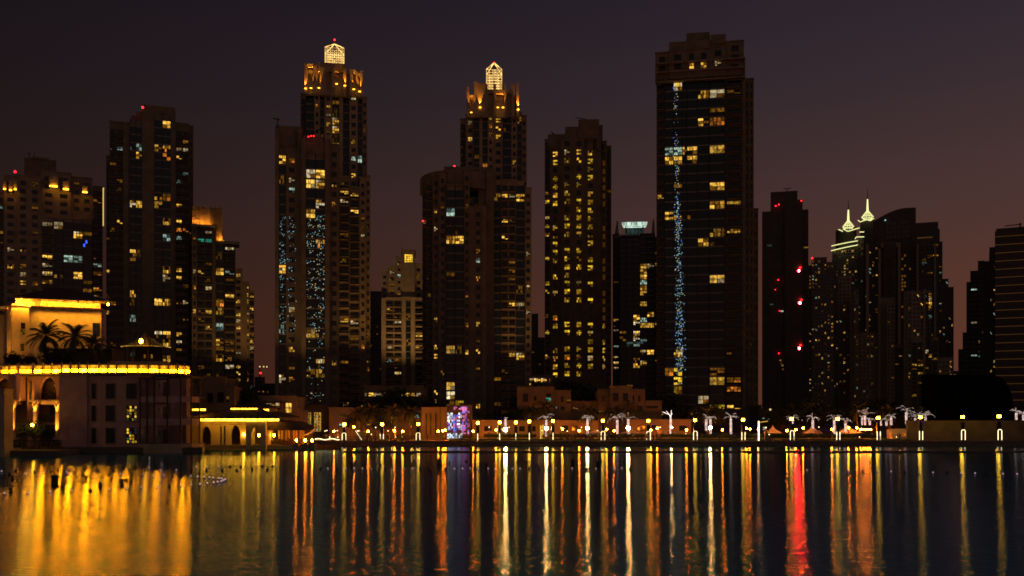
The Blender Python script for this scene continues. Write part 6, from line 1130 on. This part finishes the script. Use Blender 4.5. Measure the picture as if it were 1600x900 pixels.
# lamps on the left terrace
for px, lb in ((6.5, 'small globe lamp at the left picture edge'), (50.5, 'small globe lamp before the round terrace tree')):
    Y = 173.4; x = X(px, Y); r = thing('terrace_lamp', lb, 'lamp', (x, Y, Z(704, 175))); mb = MB(); mb.tube((x, Y, Z(704, 175)), (x, Y, Z(667, Y)), .07, .05, M['metal'], 7); mb.tube((x, Y, Z(661.3, Y)), (x, Y, Z(660, Y)), .22, .05, M['metal'], 8); mb.build('post', r); mb = MB(); mb.ball((x, Y, Z(664, Y)), .27, M['lantern'], 10, 7); mb.build('globe', r)
mb = MB(); Y = 176.5; mb.box(X(36.5, Y) - 4, X(39.5, Y) - 4 + .3, Y, Y + .05, Z(660, Y), Z(648, Y), mat('red banner cloth', (.25, .015, .015), .8, nscale=2)); mb.build('banner', label='small dark red hanging banner by the left column', cat='banner')

# ---------------------------------------------------------------- fountain equipment floating on the lake
def wy(py): return F * CH / (py - HY)
def drum(px, pyb, w, h, grp='dark cylindrical fountain nozzles on the lake', lb=None):
    Y = wy(pyb); k = Y / F; x = X(px, Y); r_ = w * k / 2; hh = h * k; mb = MB(); mb.tube((x, Y, -.3), (x, Y, hh * .88), r_, r_, M['hullblue'], 14); mb.tube((x, Y, hh * .88), (x, Y, hh), r_ * 1.06, r_ * 1.06, M['metal'], 14)
    for j in range(4): a = j * math.pi / 4 + math.pi + .2; mb.box(x + r_ * math.cos(a) - .02, x + r_ * math.cos(a) + .02, Y + r_ * math.sin(a) - .05, Y + r_ * math.sin(a) + .02, 0, hh * .86, M['metal'])
    return mb.build('fountain_nozzle', label=lb, cat='fountain nozzle', group=grp, at=(x, Y, 0))
BX = [(85.6, 757, 11, 15, 'largest dark drum floating alone before the hotel'), (20, 749, 4, 5.5, 'small drum left of the largest drum'), (17, 768.5, 5, 7, 'drum nearest the lower left corner'), (134, 748.5, 4, 5.5, 'small drum behind and right of the largest drum'), (98, 764, 5, 5, 'low drum just right of the largest drum\'s foot'), (174, 750, 4, 4, 'small drum between two tall slim drums'), (157, 762, 5, 9.5, 'tall slim drum with a pipe running right'), (191, 759, 5, 10.5, 'tall slim drum right of the pipe end'), (197, 752, 4, 4, 'tiny drum touching the tall slim drum'), (205.5, 755, 4.5, 6, 'drum rightmost of the left cluster'),
      (550, 730, 4.5, 9, 'distant slim drum left of the middle of the lake'), (686, 725, 5.5, 8, 'distant drum before the colourful screens\' reflection'), (760, 731, 3.5, 8, 'distant slim drum left of the first bright streak'), (895, 727, 5, 9, 'distant drum between second and third bright streaks'), (934, 728, 6, 8, 'distant wide drum right of the third bright streak')]
for b in BX: drum(b[0], b[1], b[2], b[3], lb=b[4])
pod = MB(); pod.tube((0, 0, -.1), (0, 0, .1), .16, .16, M['hullblue'], 8); pod.ball((0, 0, .18), .105, M['fl'], 8, 5); pod_me = pod.mesh('float_light')
pdk = MB(); pdk.tube((0, 0, -.1), (0, 0, .22), .17, .15, M['hullblue'], 8); pdk.ball((0, 0, .24), .1, M['metal'], 8, 5); pdk_me = pdk.mesh('float_unlit')
pts = [(7, 773), (43.5, 772), (78.5, 770.5), (111, 769), (171.5, 767), (198, 765.5), (221, 764), (246, 763.5), (283.5, 760.5), (299, 759.5), (312.5, 758.5), (323.8, 757), (333.8, 756), (340, 755), (345.6, 754.3), (348, 753), (350, 752), (352, 751), (346, 749.7), (342, 749.4), (333, 748.5), (327, 747.7), (319, 747.2), (308.8, 746.5), (298.5, 746), (256, 744.6), (240.5, 744.4), (224, 743.6), (188, 743), (148.5, 742.5), (106.5, 742.2), (64, 742), (39, 742.5), (2.5, 738), (46, 737), (68.5, 737), (104, 739), (110.6, 735.5), (251, 736.5), (275.5, 736.3), (232.8, 732.8), (307, 731.6), (324, 731), (342, 731)]
dk = [(141, 768), (264.5, 761.8), (270, 745), (282.6, 745.5), (206.5, 743.5), (170, 743), (129.5, 742.5), (15, 742.5), (24.5, 737.5), (53.5, 739), (90.8, 736.2), (79.5, 738.5), (129.5, 737.6), (132.5, 735), (152, 734.4), (153.7, 737.2), (172.5, 734.4), (177.5, 737.2), (193.5, 734.4), (202.5, 737), (212.7, 733.5), (226.5, 736.6), (299, 736.8), (347.5, 736), (322.5, 736.2), (359.5, 730.6), (370, 736), (376.5, 730.6), (394, 735), (410, 729.5), (418, 735), (426, 730)]
rg = random.Random(6)
for k in range(38):
    px = 500 + k * 13.1 + rg.uniform(-2, 2); (pts if rg.random() < .55 else dk).append((px, 733.5 + rg.uniform(-.5, .8)))
for k in range(22): dk.append((495 + rg.uniform(0, 520), 724 + rg.uniform(-3, 4)))
for k in range(18): (pts if k % 3 else dk).append((1217 + k * 21.9, 735.5 + k * .42))
for (px, py) in pts: Y = wy(py); inst('float_light', pod_me, None, (X(px, Y), Y, 0), (.95,) * 3, label='tiny pinkish float light bobbing in the fountain line', cat='float light', group='pinkish float lights of the fountain line')
for (px, py) in dk: Y = wy(py); inst('float_buoy', pdk_me, None, (X(px, Y), Y, 0), (1.1,) * 3, label='tiny dark unlit buoy floating on the lake', cat='buoy', group='dark unlit buoys on the lake')
def pipe(pp, label, posts=True):
    P = [(X(a, wy(b)), wy(b), .16) for a, b in pp]; mb = MB(); mb.path(P, .035, M['metal'], 5)
    if posts:
        for A, B in zip(P, P[1:]):
            n = max(1, int((Vector(B) - Vector(A)).length / 1.6))
            for i in range(n): q = Vector(A).lerp(Vector(B), i / n); mb.tube((q.x, q.y, -.2), (q.x, q.y, .30), .035, .035, M['metal'], 5)
    mb.build('fountain_pipe', label=label, cat='fountain pipe')
pipe([(-10, 745.5), (40, 746.5), (80, 747), (110, 746.5), (135, 747), (146, 749), (153, 751.5), (146, 753.5), (133, 754.5), (122, 755.5), (100, 757.5), (70, 759.5), (40, 761), (-10, 763)], 'long looping fountain pipe with nozzles around the largest drum')
pipe([(-10, 749.5), (12, 750), (26, 751.5), (33, 753), (27, 755), (12, 757.5), (-10, 759)], 'small inner fountain pipe loop cut by the left edge')
pipe([(160, 760), (178, 759.8)], 'short straight pipe joined to the tall slim drum', False)
pipe([(115, 755), (126, 754.8), (134, 756), (140, 754.8)], 'short branching pipe inside the loop', False)
pipe([(322, 731), (376, 730.5), (430, 730.3)], 'thin straight float cable right of the hotel', False)

# towers and the eave-lit house stand square to the lake bay, each turned to its own view over it
for o in (t1, t2, t3, t4, t5, t6, t7, t8, t9, t10, t11, t12, t13, t14, t15, t16, t16b, t17, t17b, t17c, t18, t18b, t19, t20, uh):
    th = math.atan2(-o.location.x, o.location.y); o.rotation_euler = (0, 0, th); o.scale = (math.cos(th), 1, 1)
